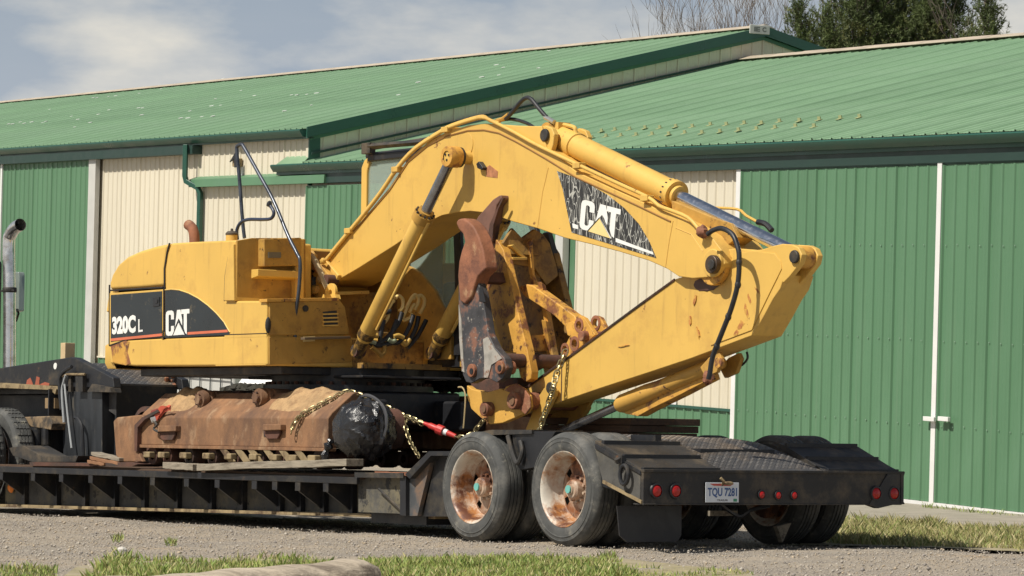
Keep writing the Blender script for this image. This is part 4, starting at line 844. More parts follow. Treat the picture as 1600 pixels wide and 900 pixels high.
# doors and hood
rd = part('rear_hood', G().prism(sd(yN, (171, 453), (171, 441), (175, 428), (184, 413), (198, 401), (218, 392), (241, 385), (264, 380), (260, 392), (256, 420), (255, 447), (220, 450)), yN, yF), Y_, ex, bevel=.035, seg=3)
bd_ = part('engine_door', G().prism(sd(yN, (171, 458), (255, 452), (255, 530), (262, 527), (200, 531), (171, 540)), yN, yF), Y_, ex, bevel=.006)
hd_ = part('engine_hood', G().prism(sd(yN, (258, 527), (258, 420), (262, 395), (267, 380), (300, 378), (368, 375), (368, 470), (417, 470), (417, 521)), yN + .001, .88), Y_, ex, bevel=.02, seg=3)
xh = T.at(335, 380, yt=yN)[0]; zh = T.at(300, 379, yt=yN)[2]; xh0 = T.at(262, 400, yt=yN)[0]
part('far_hood', G().box(xh0, xh, .883, yF, 1.48, zh - .02), Y_, ex, bevel=.03)
sg = part('side_shroud', G().prism(sd(yN - .02, (351, 470), (352, 432), (357, 400), (361, 388), (366, 381), (367, 470)), yN - .03, .30), Y_, ex, bevel=.008)
xf0 = T.at(368, 420, yt=yN)[0]
fp = fr(xf0, (368, 376), (392, 372), (462, 372), (475, 374), (475, 465), (417, 470), (367, 471))
part('hood_front', G().prism(fp, xf0, xf0 + .03, 'x'), YD, ex, bevel=.006)
# seams (real gaps: dark strips set into the joint)
for a in ([(257, 452), (257, 420), (261, 395), (265, 380)], [(256, 452), (256, 530)], [(171, 454), (255, 449)], [(351, 470), (352, 432), (357, 402), (366, 384)], [(171, 540), (200, 530), (262, 526), (417, 521)], [(171, 445), (171, 540)]):
    part('panel_seam', G().tube(p3(yN + .004, *a), .009, 5), BK, ex)
# decals
arc = [(258, 453), (268, 452), (280, 453), (295, 458), (310, 466), (325, 477), (338, 489), (350, 503), (359, 519), (358, 523), (300, 526), (258, 528)]
part('decal', G().prism(sd(yN - .004, (173, 461), (253, 455), (253, 526), (200, 529), (173, 534)), yN - .004, yN + .01), DECK, bd_)
part('decal_border', G().tube(p3(yN - .006, *arc[:9]), .006, 5), mat('pale yellow edge', (.72, .50, .16), .5), hd_)
part('decal', G().prism(sd(yN - .004, *arc), yN - .004, yN + .01), DECK, hd_)
part('decal_stripe', G().prism(sd(yN - .0065, (173, 529), (253, 521), (253, 525), (173, 533)), yN - .0065, yN - .003), DECR, bd_)
part('decal_stripe', G().prism(sd(yN - .0065, (293, 519), (355, 515), (356, 519), (293, 523)), yN - .0065, yN - .003), DECR, hd_)
def vecs(y, o, a, b):
    O_, A_, B_ = (np.array(T.at(px, py, yt=y)) for px, py in (o, a, b)); return O_, A_ - O_, B_ - O_
def lettering(txt, y, o, a, b, parent, m=LET, bold=.03):     # lower-left, lower-right, upper-left corners
    O_, E1, E2 = vecs(y, o, a, b); return part('lettering', put_text(G(), txt, O_, E1, E2, 1, 1, bold), m, parent, smooth=0)
lettering('320C', yN - .006, (175, 523), (212, 520), (175, 495), bd_, bold=.055); lettering('L', yN - .006, (216, 519), (223, 518), (216, 499), bd_, bold=.01)
O_, E1, E2 = vecs(yN - .007, (259, 525), (296, 522), (259, 486))
g = G()
for k in ('C', 'A', 'T', 'tri'): g.flat([tuple(O_ + E1 * p[0] / 1.38 + E2 * p[1] + np.array((0, -.001 if k == 'tri' else 0, 0))) for p in CAT_L[k]])
part('lettering', g, LET, hd_, smooth=0)
g = G(); tq = [tuple(O_ + E1 * a / 1.38 + E2 * b + np.array((0, -.003, 0))) for a, b in ((.40, -.02), (.75, .53), (1.10, -.02))]; g.tube(tq, .004, 4); part('logo_outline', g, DECK, hd_)
part('door_lock', G().prism(sd(yN - .01, (239, 465), (249, 464), (249, 478), (239, 479)), yN - .012, yN).prism(sd(yN - .02, (242, 468), (246, 468), (245, 474), (242, 474)), yN - .018, yN - .0125), BLK, bd_, bevel=.002)
# exhaust elbow, filler cap
part('exhaust_pipe', G().tube(smooth_path(p3(.9, (304, 380), (303, 365), (300, 356), (294, 351)), 4), .052, 14, caps=False), RS, ex, smooth=60)
c = T.at(362, 374, yt=.2); fc = part('filler_neck', G().disc((c[0], .2, c[2] - .06), .055, .10, 'z', 20), Y_, ex); part('filler_cap', G().lathe([(.058, 0), (.06, .015), (.04, .035), (.012, .04), (.012, .06), (.0005, .062)], (c[0], .2, c[2] + .04), 'z', 20), BKD, fc)
# ---- front right: tool box, step, fuel box
part('tool_box', G().prism(fr(xf0 + .03, (403, 374), (461, 372), (460, 416), (403, 417)), xf0 + .03, xf0 + .14, 'x'), YD, ex, bevel=.008)
part('box_latch', G().prism(fr(xf0 + .142, (419, 394), (438, 394), (438, 403), (419, 403)), xf0 + .14, xf0 + .155, 'x'), mat('dull latch', (.16, .15, .13), .4, .6), ex)
part('step', G().prism([(xf0 + .03, T.at(404, 420, xt=xf0 + .2)[2]), (xf0 + .15, T.at(404, 420, xt=xf0 + .2)[2]), (xf0 + .15, T.at(404, 431, xt=xf0 + .2)[2]), (xf0 + .03, T.at(404, 431, xt=xf0 + .2)[2] - .02)], T.at(403, 425, xt=xf0 + .15)[1], T.at(473, 425, xt=xf0 + .15)[1]), Y_, ex, bevel=.006)
cc = T.at(466, 420, xt=xf0 + .1); part('side_plate', G().prism(fr(xf0 + .1, (461, 372), (474, 374), (474, 466), (461, 466)), xf0 + .03, xf0 + .11, 'x'), Y_, ex, bevel=.006)
XF = T.at(417, 500, yt=yN)[0]
fb = part('fuel_box', G().prism([(XF - .75, 2.07), (XF - .02, 2.055), (XF, 2.03), (XF, 1.725), (XF - .75, 1.725)], yN - .002, fr(XF, (537, 500))[0][0]), Y_, ex, bevel=.012)
fx = fr(XF, (419, 472), (529, 469), (537, 480), (543, 515), (543, 523), (419, 524))
part('front_cover', G().prism(fx, XF, XF + .025, 'x'), YD, fb, bevel=.008)
part('cover_lip', G().prism(fr(XF, (414, 467), (527, 465), (527, 470), (414, 472)), XF - .1, XF + .035, 'x'), YR, fb, bevel=.003)
part('front_skirt', G().prism(fr(XF, (419, 527), (546, 525), (548, 566), (419, 570)), XF - .01, XF + .022, 'x'), YD, ex, bevel=.006)
part('base_front', G().box(XF - .9, XF - .012, yN + .003, fr(XF, (546, 540))[0][0], 1.48, 1.72), Y_, ex)
part('step_bar', G().prism(fr(XF + .1, (476, 527), (548, 525), (548, 529), (476, 531)), XF + .03, XF + .1, 'x'), mat('worn tread bar', (.16, .12, .08), .6, .3), ex, bevel=.003)
part('reflector', G().prism(fr(XF + .03, (474, 526), (492, 525), (492, 533), (474, 534)), XF + .026, XF + .032, 'x'), mat('bare yellow metal', (.75, .60, .28), .4), ex)
gr = part('vent', G().prism(fr(XF + .026, (504, 487), (526, 485), (528, 509), (507, 511)), XF + .024, XF + .028, 'x'), BLK, fb)
for y_ in (490, 496, 502, 508): part('vent_slat', G().prism(fr(XF + .03, (504, y_), (528, y_ - 1), (528, y_ + 1.5), (505, y_ + 2)), XF + .026, XF + .04, 'x'), Y_, gr)
cb = T.at(477, 482, xt=XF + .026); part('plug', G().disc((XF + .024, cb[1], cb[2]), .03, .012, 'x', 14), BLK, fb)
cb = T.at(420, 508, xt=XF + .026); part('dent', G().blob((XF + .015, cb[1], cb[2]), (.02, .03, .075), 10, 8), BKD, fb)
part('handrail', G().tube(smooth_path(p3(.35, (382, 372), (379, 345), (375, 290), (370, 236), (372, 228), (377, 226), (381, 230), (403, 269), (427, 313), (450, 368), (464, 396), (469, 410), (467, 453), (462, 490), (461, 530), (460, 548)), 5), .0175, 10), mat('dark railing', (.07, .08, .10), .35, .5, var=.3, scale=9), ex, smooth=60)
mir = part('lamp_arm', G().tube(smooth_path(p3(.25, (371, 374), (370, 360), (376, 348), (388, 343), (412, 343), (424, 341), (428, 332), (423, 322)), 5), .016, 8), mat('dark blue arm', (.03, .04, .07), .35), ex, smooth=60)
part('arm_joint', G().blob(T.at(421, 319, yt=.25), (.03, .03, .03), 8, 6, .15), BLK, mir)
# ---- middle: recess between boom feet, valves and hoses
yc0 = fr(XF, (548, 500))[0][0]
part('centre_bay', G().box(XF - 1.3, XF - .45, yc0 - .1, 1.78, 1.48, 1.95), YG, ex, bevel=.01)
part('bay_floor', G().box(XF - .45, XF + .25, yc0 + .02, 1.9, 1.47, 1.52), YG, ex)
part('bay_shade_plate', G().box(XF - .002, XF + .02, yc0 + .015, 1.755, 1.475, 1.73), YG, ex, bevel=.004)  # dark plate added over the yellow skirt, standing in for the bay's shade
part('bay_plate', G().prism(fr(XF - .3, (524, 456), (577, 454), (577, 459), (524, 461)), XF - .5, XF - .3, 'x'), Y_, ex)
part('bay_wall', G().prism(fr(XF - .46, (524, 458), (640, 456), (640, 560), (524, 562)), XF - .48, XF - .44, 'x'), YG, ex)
part('engine_beam', G().box(-6.2, -5.35, .9, 2.3, 2.40, 2.58), mat('brown beam', (.17, .09, .03), .7), ex)
for px, py, r, m in ((486, 400, .05, YD), (497, 420, .04, RS), (487, 440, .06, BKD), (505, 408, .03, Y_), (493, 453, .05, YD), (503, 436, .045, TAN)):
    part('swivel_fitting', G().blob(T.at(px, py, yt=.95), (r * 1.4, r, r), 9, 7, .15), m, ex)
part('return_hose', G().tube(smooth_path(p3(.93, (478, 398), (488, 402), (496, 416), (506, 437), (512, 450)), 5), .03, 8), mat('dusty tan hose', (.42, .34, .20), .7), ex)
part('lift_eye', G().lathe([(.028, 0), (.085, 0), (.085, .03), (.028, .03), (.028, 0)], T.at(516, 457, yt=.90), 'y', 24), Y_, ex, bevel=.003)
part('eye_base', G().prism(sd(.9, (506, 460), (525, 460), (527, 467), (504, 467)), .89, .94), Y_, ex)
# hose cluster on the centre front
def hose(parent, pts, x, r, m, name='hose'): return part(name, G().tube(smooth_path([T.at(a, b, xt=x) for a, b in pts], 5), r, 8), m, parent, smooth=60)
blk_ = part('valve_block', G().box(XF - .40, XF - .1, yc0 + .35, 1.45, 1.52, 1.82), mat('oily yellow casting', (.20, .115, .03), .6, dirt=(.04, .03, .02), dirt_lo=.45, dirt_hi=.6, dirt_scale=9), ex, bevel=.015)
for pts in (((597, 480), (604, 466), (611, 462), (618, 465)), ((606, 484), (613, 472), (616, 470)), ((618, 466), (623, 462), (629, 468), (629, 480), (624, 486)), ((586, 496), (594, 498), (601, 492), (604, 482)), ((588, 506), (598, 506), (605, 498), (607, 490)),
            ((628, 500), (637, 478), (645, 463), (651, 462), (654, 470), (648, 484)), ((634, 482), (642, 468), (648, 466)), ((652, 464), (658, 462), (663, 468), (662, 478), (656, 490)), ((640, 488), (645, 478), (648, 476)), ((630, 501), (640, 497), (644, 490))):
    hose(blk_, pts, XF + .22, .017, mat('sunlit yellow pipe', (.88, .64, .24), .4), 'steel_pipe')  # paler than the machine's paint: sunlight put into the pipe colour
for pts in (((646, 492), (640, 510), (630, 528), (620, 536), (606, 534)), ((654, 494), (650, 512), (640, 532), (632, 540)), ((628, 488), (622, 506), (608, 524), (596, 534), (584, 540)), ((620, 500), (612, 520), (606, 536)), ((600, 500), (596, 516), (594, 532), (600, 540)), ((572, 532), (588, 540), (604, 538), (620, 534)), ((610, 486), (590, 492), (578, 490)), ((666, 500), (652, 526), (636, 544))):
    hose(blk_, pts, XF + .24, .022, BLK)
for pts, m in ((((571, 527), (578, 533), (586, 536)), mat('pale green fitting', (.35, .40, .26), .5)), (((606, 530), (612, 534), (618, 531)), mat('pale green fitting', (.35, .40, .26), .5)), (((574, 522), (582, 524), (590, 525)), Y_), (((614, 526), (622, 524), (630, 528)), Y_), (((628, 534), (634, 538), (640, 530)), Y_), (((580, 542), (592, 552), (596, 558)), YD), (((600, 540), (600, 550), (592, 556)), YD)):
    hose(blk_, pts, XF + .25, .024, m, 'pipe_fitting')
# ---- cab
yCa, yCb = 1.76, 2.70
xr0 = T.at(563, 345, yt=yCa)[0]; zc_top = T.at(590, 243, yt=yCa)[2]; xcf = T.at(718, 520, yt=yCa)[0]
cabP = [(xr0, 1.50), (xr0, zc_top - .10), (xr0 + .10, zc_top), (-4.62, zc_top + .01), (-4.12, 2.80), (xcf, 2.35), (xcf + .02, 1.9), (xcf - .02, 1.50)]
def cab_side(y0, y1, name):
    g = G(); o = cabP
    # posts and rails as one welded side frame with window openings
    outer = o; sill = sd(yCa, (563, 405), (610, 405), (632, 412), (655, 425), (680, 455), (697, 490), (704, 530), (704, 562), (563, 562))
    p_low = part(name, G().prism(sill, y0, y1), YD, ex, bevel=.012)
    part('cab_post', G().prism([(xr0, 1.5), (xr0, zc_top - .10), (xr0 + .05, zc_top - .03), (xr0 + .13, zc_top), (xr0 + .13, zc_top - .06), (xr0 + .10, zc_top - .14), (xr0 + .10, 1.5)], y0, y1), Y_, ex, bevel=.012)
    part('cab_post', G().prism([(-4.72, zc_top), (-4.60, zc_top), (-4.08, 2.80), (xcf + .03, 2.30), (xcf + .03, 1.6), (xcf - .10, 1.6), (xcf - .10, 2.30), (-4.18, 2.78)], y0 + .003, y1 - .003), BK, ex, bevel=.01)
    part('cab_post', G().box(-4.98, -4.90, y0 + .004, y1 - .004, 2.3, zc_top - .02), BK, ex)
    part('roof_rail', G().box(xr0 + .12, -4.6, y0 - .01, y1 + .002, zc_top - .05, zc_top + .02), BK, ex, bevel=.012)
    part('window_glass', G().prism([(xr0 + .1, 2.2), (xr0 + .1, zc_top - .03), (-4.66, zc_top - .03), (-4.15, 2.78), (xcf - .05, 2.3), (xcf - .05, 1.7), (-4.3, 1.9)], (y0 + y1) / 2 - .003, (y0 + y1) / 2 + .003), GLS, ex)
cab_side(yCa, yCa + .05, 'cab_side'); cab_side(yCb - .05, yCb, 'cab_door')
part('cab_roof', G().box(xr0 + .02, -4.60, yCa + .02, yCb - .02, zc_top - .02, zc_top + .045), BK, ex, bevel=.03)
part('cab_rear', G().box(xr0 + .005, xr0 + .06, yCa + .051, yCb - .051, 1.5, 2.75), Y_, ex)
part('cab_rear_glass', G().box(xr0 + .03, xr0 + .035, yCa + .051, yCb - .051, 2.75, zc_top - .02), GLS, ex)
part('windshield', G().add([(-4.62, yCa + .05, zc_top), (-4.10, yCa + .05, 2.80), (xcf, yCa + .05, 2.32), (xcf + .01, yCa + .05, 1.95), (-4.62, yCb - .05, zc_top), (-4.10, yCb - .05, 2.80), (xcf, yCb - .05, 2.32), (xcf + .01, yCb - .05, 1.95)], [(0, 1, 5, 4), (1, 2, 6, 5), (2, 3, 7, 6)]), GLS, ex)
part('cab_nose', G().box(xcf - .06, xcf + .015, yCa + .051, yCb - .051, 1.5, 1.93), YD, ex)
part('cab_floor', G().box(xr0 + .06, xcf - .06, yCa + .051, yCb - .051, 1.5, 1.6), BK, ex)
part('seat', G().box(-5.35, -4.95, 2.0, 2.45, 1.6, 2.1).box(-5.5, -5.3, 2.0, 2.45, 2.1, 2.9).box(-5.0, -4.6, 1.86, 1.98, 1.7, 2.25), BLK, ex, bevel=.05)
part('console', G().box(-4.55, -4.2, 1.9, 2.15, 1.6, 2.3), BLK, ex, bevel=.04)
# roof guard rail of the cab
g = G().tube([T.at(577, 229, yt=yCa - .05), T.at(660, 222, yt=yCa - .05)], .03, 4).box(T.at(574, 230, yt=yCa)[0], T.at(587, 230, yt=yCa)[0], yCa - .07, yCa, T.at(580, 241, yt=yCa)[2], T.at(580, 224, yt=yCa)[2]); part('roof_guard', g, BKD, ex, bevel=.004)
g = G().tube([T.at(577, 232, yt=yCa + .6), T.at(690, 214, yt=yCa + .6)], .022, 4); part('roof_guard', g, BKD, ex)

# ---- boom
bn, bf = 1.05, 1.52
top = [(497, 414), (520, 389), (548, 360), (560, 350), (584, 322), (609, 292), (638, 248), (668, 222), (697, 206), (731, 196), (756, 193), (780, 194), (804, 196), (829, 197), (846, 197), (853, 230), (900, 268), (953, 293), (1000, 314), (1052, 338), (1085, 352), (1110, 368), (1128, 392), (1132, 412), (1126, 426), (1110, 433), (1082, 435), (1060, 432), (1042, 420), (1013, 407), (967, 393), (925, 382), (883, 372), (840, 357), (800, 346), (774, 337), (754, 332), (734, 330), (712, 332), (690, 337), (667, 348), (640, 367), (617, 383), (560, 419), (517, 444), (505, 447), (495, 437), (491, 425)]
boom = part('boom', G().prism(sd(bn, *top), bn, bf), Y_, ex, bevel=.008)
edge = [(517, 396), (548, 365), (560, 354), (584, 326), (609, 297), (638, 253), (668, 228), (697, 213), (731, 204), (756, 203), (780, 208), (804, 220), (829, 234), (853, 248), (900, 277), (953, 301), (1000, 323), (1048, 346)]
part('boom_seam', G().tube(p3(bn - .003, *edge), .007, 5), mat('brown seam', (.30, .15, .04), .7), boom)
for a in ([(857, 262), (848, 300), (840, 356)], [(1052, 345), (1046, 375), (1040, 418)], [(1056, 356), (1080, 366), (1098, 392)]): part('weld_bead', G().tube(p3(bn - .0005, *a), .004, 4), mat('paint crease', (.62, .36, .08), .6), boom)
part('boom_foot', G().prism(sd(bn - .03, (494, 420), (508, 404), (530, 430), (522, 450), (508, 455), (496, 446)), bn - .04, bn), Y_, boom, bevel=.01)
part('foot_bracket', G().prism(sd(bn - .1, (486, 430), (500, 412), (514, 430), (520, 466), (486, 466)), bn - .10, bn - .045), YD, ex, bevel=.01)
c = T.at(507, 437, yt=bn - .14); part('foot_pin', G().disc((c[0], bn - .13, c[2]), .05, .12, 'y', 20), RD, ex)
# boom nose boss and pin to the stick
pinc(gg := G(), 1112, 411, bn - .03, bn + .01, .115, 28); part('nose_boss', gg, Y_, boom, bevel=.01)
pinc(gg := G(), 1110, 413, bn - .085, bn - .0305, .075, 28); pb = part('stick_pin', gg, mat('grease stained pin', (.09, .06, .04), .5, .4), boom, bevel=.012)
pinc(gg := G(), 1110, 413, bn - .105, bn - .0855, .04, 18); part('pin_cap', gg, BKD, pb, bevel=.005)
# decal on the boom
q = sd(bn - .004, (870, 267), (892, 275), (920, 288), (950, 305), (975, 325), (998, 350), (1014, 377), (1025, 403), (985, 391), (940, 377), (893, 363), (886, 330), (879, 295))
part('decal', G().prism(q, bn - .004, bn + .005), SCR, boom)
O_, E1, E2 = vecs(bn - .0075, (905, 357), (958, 374), (909, 311)); E1b = vecs(bn - .0075, (905, 357), (966, 374), (909, 311))[1]
g = G()
for k in ('C', 'A', 'T'): g.flat([tuple(O_ + E1b * p[0] / 1.38 + E2 * p[1]) for p in CAT_L[k]])
lt = part('lettering', g, LET, boom, smooth=0)
O2, F1, F2 = vecs(bn - .009, (918, 361), (955, 373), (937, 340))
g = G().flat([tuple(O2), tuple(O2 + F1), tuple(O2 + F2)]); part('logo_triangle', g, mat('faded logo yellow', (.80, .62, .26), .5), boom, smooth=0)
part('logo_outline', G().tube([tuple(O2 + (0, -.002, 0)), tuple(O2 + F2 + (0, -.002, 0)), tuple(O2 + F1 + (0, -.002, 0))], .005, 4), DECK, boom)
part('decal_stripe', G().prism(sd(bn - .0065, (962, 372), (1020, 394), (1021, 398), (962, 378)), bn - .0065, bn - .003), LET, boom)
part('decal_stripe', G().prism(sd(bn - .0065, (894, 349), (903, 352), (903, 358), (895, 356)), bn - .0065, bn - .003), LET, boom)
part('sticker', G().prism(sd(bn - .003, (759, 262), (765, 258), (778, 268), (777, 278), (760, 276)), bn - .003, bn + .002), mat('brown sticker', (.40, .17, .08), .6, var=.3, scale=20), boom)
part('work_lamp', G().prism(sd(bn - .04, (745, 256), (749, 252), (756, 262), (754, 266), (747, 263)), bn - .05, bn), BLK, boom, bevel=.006)
# reinforcement disc and boom cylinder pin
pinc(gg := G(), 728, 226, bn - .006, bn, .105, 32); part('pin_pad', gg, Y_, boom, bevel=.003)
cp = T.at(733, 247, yt=bn); Pp = (cp[0], cp[2])
ycy = .87
part('cylinder_pin', G().lathe([(.0005, -.235), (.055, -.235), (.058, -.22), (.058, 0)], (Pp[0], bn, Pp[1]), 'y', 24), Y_, boom)
def boom_cylinder(y):
    hf = T.at(560, 548, yt=ycy); hx, hz = hf[0], hf[2]; g_ = T.at(656, 336, yt=ycy); dv = Vector((Pp[0] - hx, 0, Pp[1] - hz)); dv.normalize()
    foot = Vector((hx, y, hz)); gl = foot + dv * ((g_[0] - hx) * dv.x + (g_[2] - hz) * dv.z); tip = Vector((Pp[0], y, Pp[1]))
    cy = part('boom_cylinder', G().tube([foot - dv * .02, foot + dv * .12, foot + dv * .16, gl], [.055, .055, .078, .078], 24), Y_, ex, smooth=50)
    part('cylinder_gland', G().tube([gl - dv * .02, gl + dv * .06], [.098, .098], 24).tube([gl + dv * .06, gl + dv * .09], .07, 20), YD, cy)
    for k in range(12):
        a = k * math.pi / 6; s_ = dv.cross(Vector((0, 1, 0))); p = gl + (Vector((0, 1, 0)) * math.cos(a) + s_ * math.sin(a)) * .083; part('gland_bolt', G().tube([p + dv * .058, p + dv * .078], .010, 6), BKD, cy)
    part('cylinder_rod', G().tube([gl + dv * .05, tip - dv * .07], .048, 20), ROD, cy, smooth=60)
    part('rod_eye', G().lathe([(.05, -.065), (.088, -.065), (.095, -.05), (.095, .05), (.088, .065), (.05, .065)], (tip.x, y, tip.z), 'y', 28), YR, cy)
    part('eye_seal', G().lathe([(.06, .066), (.09, .066), (.09, .085), (.06, .085)], (tip.x, y, tip.z), 'y', 24), BLK, cy)
    part('cylinder_foot', G().lathe([(.0005, -.05), (.055, -.05), (.055, .05), (.0005, .05)], (foot.x, y, foot.z), 'y', 24), RD, cy)
    part('shaded_sleeve', G().tube([foot - dv * .05, foot + dv * .13, foot + dv * .17, foot + dv * .24], [.058, .060, .080, .0795], 24), mat('grime and shade', (.07, .045, .02), .5, var=.4, scale=9, dirt=(.30, .17, .04), dirt_lo=.48, dirt_hi=.56, dirt_scale=14), cy, smooth=50)  # dark sleeve added: grime and the bay's shade put into its colour
    sn = Vector((0, 1 if y > 1.3 else -1, 0)); part('cylinder_line', G().tube([foot + dv * .3 + Vector((.0, 0, 0)) + sn * .0 + Vector((.10, 0, -.04)), gl + Vector((.10, 0, -.04))], .014, 8), Y_, cy)
boom_cylinder(ycy); boom_cylinder(1.70)
for k in range(3): a = k * 2.1 + .4; part('pin_bolt', G().disc((Pp[0] + .03 * math.cos(a), bn - .243, Pp[1] + .03 * math.sin(a)), .010, .01, 'y', 6), BLK, boom)
# pipes along the boom's back
for k, (dy, off, r) in enumerate(((-.02, 0, .017), (.10, -1, .015), (.22, -2, .017), (.36, -2, .017))):
    pp = [(500, 428 + off), (505, 415 + off), (520, 394 + off), (548, 360 + off), (572, 331 + off), (596, 300 + off), (622, 262 + off), (650, 232 + off), (690, 206 + off), (705, 198 + off), (735, 188 + off), (755, 184 + off)] + ([(770, 190), (800, 205), (830, 222), (858, 236), (900, 256), (960, 284), (1012, 308), (1030, 322), (1046, 328), (1075, 340), (1092, 358)] if k == 0 else [(765, 188), (780, 192)])
    part('boom_pipe', G().tube(smooth_path(p3(bn + dy, *pp), 3), r, 8), Y_, boom, smooth=60)
for px, py in ((548, 360), (622, 264), (700, 202), (906, 258), (1012, 309)): 
    c = T.at(px, py, yt=bn); part('pipe_clamp', G().box(c[0] - .05, c[0] + .05, bn - .045, bn + .42 if px < 800 else bn + .03, c[2] - .03, c[2] + .02), Y_, boom, bevel=.006)
for k, dy in enumerate((.12, .26)):
    part('boom_hose', G().tube(smooth_path(p3(bn + dy, (790, 186), (801, 175), (812, 161), (822, 153), (830, 155), (840, 167), (852, 181), (862, 190)), 6), .019, 9), BLK, boom, smooth=60)
    part('hose_end', G().tube(p3(bn + dy, (776, 189), (786, 186), (795, 179)), .021, 8), YD, boom); part('hose_end', G().tube(p3(bn + dy, (852, 183), (866, 191)), .022, 8), mat('zinc fitting', (.5, .5, .47), .35, .7), boom)
part('boom_hose', G().tube(smooth_path(p3(bn + .3, (780, 188), (800, 186), (822, 192), (836, 200)), 5), .016, 8), BLK, boom)
# stick cylinder on top of the boom
ysc = 1.26; sn_, sf_ = 1.13, 1.43
part('cylinder_lug', G().prism(sd(bn + .02, (790, 200), (842, 199), (852, 196), (862, 200), (866, 210), (864, 226), (858, 245), (840, 238)), bn + .02, bn + .07), Y_, boom, bevel=.008)
part('cylinder_lug', G().prism(sd(bn + .02, (790, 200), (842, 199), (852, 196), (862, 200), (866, 210), (864, 226), (858, 245), (840, 238)), bf - .09, bf - .04), Y_, boom, bevel=.008)
pinc(gg := G(), 849, 211, bn - .01, bn + .019, .055, 22); part('lug_pin', gg, BKD, boom, bevel=.008)
A_ = Vector(T.at(874, 215, yt=ysc)); H_ = Vector(T.at(1052, 298, yt=ysc)); R_ = (lambda q: Vector((q[0], sn_ + .11, q[2])))(T.at(1239, 401, yt=sn_)); d_ = (R_ - A_).normalized()
A_ = A_ - d_ * .06; LH = (H_ - A_).length
sc_ = part('stick_cylinder', G().tube([A_, A_ + d_ * .05, A_ + d_ * .06, A_ + d_ * .34, A_ + d_ * .345, A_ + d_ * LH], [.09, .112, .116, .116, .104, .104], 28), Y_, ex, smooth=40)
part('cylinder_gland', G().tube([A_ + d_ * (LH - .02), A_ + d_ * (LH + .07)], .118, 26).tube([A_ + d_ * (LH + .07), A_ + d_ * (LH + .11)], .085, 20), Y_, sc_)
s1 = Vector((0, 1, 0)); s2 = d_.cross(s1)
for k in range(16):
    a = k * math.pi / 8; p = A_ + d_ * LH + (s1 * math.cos(a) + s2 * math.sin(a)) * .108; part('gland_bolt', G().tube([p - d_ * .012, p + d_ * .012], .013, 6), BKD, sc_)
part('cylinder_rod', G().tube([A_ + d_ * (LH + .08), R_ - d_ * .04], .054, 22), CHR, sc_, smooth=60)
part('cylinder_eye', G().lathe([(.04, -.1), (.11, -.1), (.11, .1), (.04, .1)], (A_.x, ysc, A_.z), 'y', 22), YD, sc_)
g = G().tube(smooth_path(p3(ysc - .02, (868, 196), (880, 195), (897, 199), (899, 205), (900, 211)), 4), .018, 8).box(T.at(868, 200, yt=ysc)[0], T.at(884, 200, yt=ysc)[0], ysc - .08, ysc + .05, T.at(870, 206, yt=ysc)[2], T.at(870, 193, yt=ysc)[2]); part('port_pipe', g, Y_, sc_, bevel=.006)
part('cylinder_pipe', G().tube(smooth_path(p3(ysc + .18, (1060, 316), (1110, 324), (1152, 327), (1166, 337), (1184, 347)), 3), .012, 7), Y_, sc_); part('pipe_hose', G().tube(smooth_path(p3(ysc + .18, (1184, 347), (1196, 350), (1206, 360)), 4), .024, 8), BLK, sc_)
part('cylinder_bracket', G().prism(sd(ysc, (1062, 314), (1130, 342), (1156, 350), (1166, 372), (1150, 384), (1090, 362), (1064, 335)), ysc - .09, ysc + .09), YD, boom, bevel=.006)
# ---- stick (dipper arm)
sn_, sf_ = 1.13, 1.43
head = [(1055, 436), (1080, 428), (1098, 440), (1110, 442), (1128, 436), (1140, 420), (1143, 404), (1136, 390), (1150, 388), (1180, 391), (1196, 389), (1210, 400), (1218, 416), (1226, 430), (1219, 451), (1208, 467), (1193, 495), (1176, 524), (1128, 542), (1080, 560), (1020, 580), (940, 606), (861, 633), (820, 646), (808, 640), (806, 622), (813, 611), (850, 585), (900, 549), (950, 512), (1000, 475)]
stick = part('stick', G().prism(sd(sn_, *head), sn_, sf_), Y_, ex, bevel=.008)
ear = [(1190, 390), (1205, 385), (1222, 381), (1238, 382), (1248, 387), (1253, 398), (1250, 411), (1241, 423), (1233, 433), (1224, 442), (1212, 430), (1204, 405)]
for y0, y1 in ((sn_ - .001, sn_ + .055), (sn_ + .165, sn_ + .22)): part('head_ear', G().prism(sd(sn_, *ear), y0, y1), Y_, stick, bevel=.008)
part('stick_edge', G().tube(p3(sn_ - .002, (814, 612), (850, 586), (900, 550), (950, 513), (1000, 476), (1054, 437)), .012, 5), RD, stick)
part('stick_seam', G().tube(p3(sn_ - .001, (878, 556), (877, 628)), .006, 4), RD, stick)
part('stick_plate', G().prism(sd(sn_ - .008, (1176, 392), (1210, 396), (1219, 408), (1221, 420), (1205, 452), (1174, 516), (1110, 540), (1118, 520), (1140, 470), (1150, 430), (1152, 396)), sn_ - .008, sn_), Y_, stick, bevel=.003)
pinc(gg := G(), 1239, 401, sn_ - .03, sn_, .052, 22); part('rod_pin', gg, BKD, stick, bevel=.01)
part('rod_eye', G().lathe([(.03, -.055), (.085, -.055), (.088, -.045), (.088, .045), (.085, .055), (.03, .055)], (lambda q: (q[0], sn_ + .11, q[2]))(T.at(1239, 401, yt=sn_)), 'y', 26), YR, sc_)
c = T.at(1116, 436, yt=sn_); pinc(gg := G(), 1112, 413, sn_ - .06, sn_, .17, 32); part('hinge_boss', gg, YR, stick, bevel=.01)
part('grease_stain', G().blob((T.at(1103, 448, yt=sn_ - .01)[0], sn_ - .004, T.at(1103, 448, yt=sn_)[2] + .02), (.17, .006, .055), 14, 6, .1), mat('dark grease', (.09, .045, .035), .5), stick)
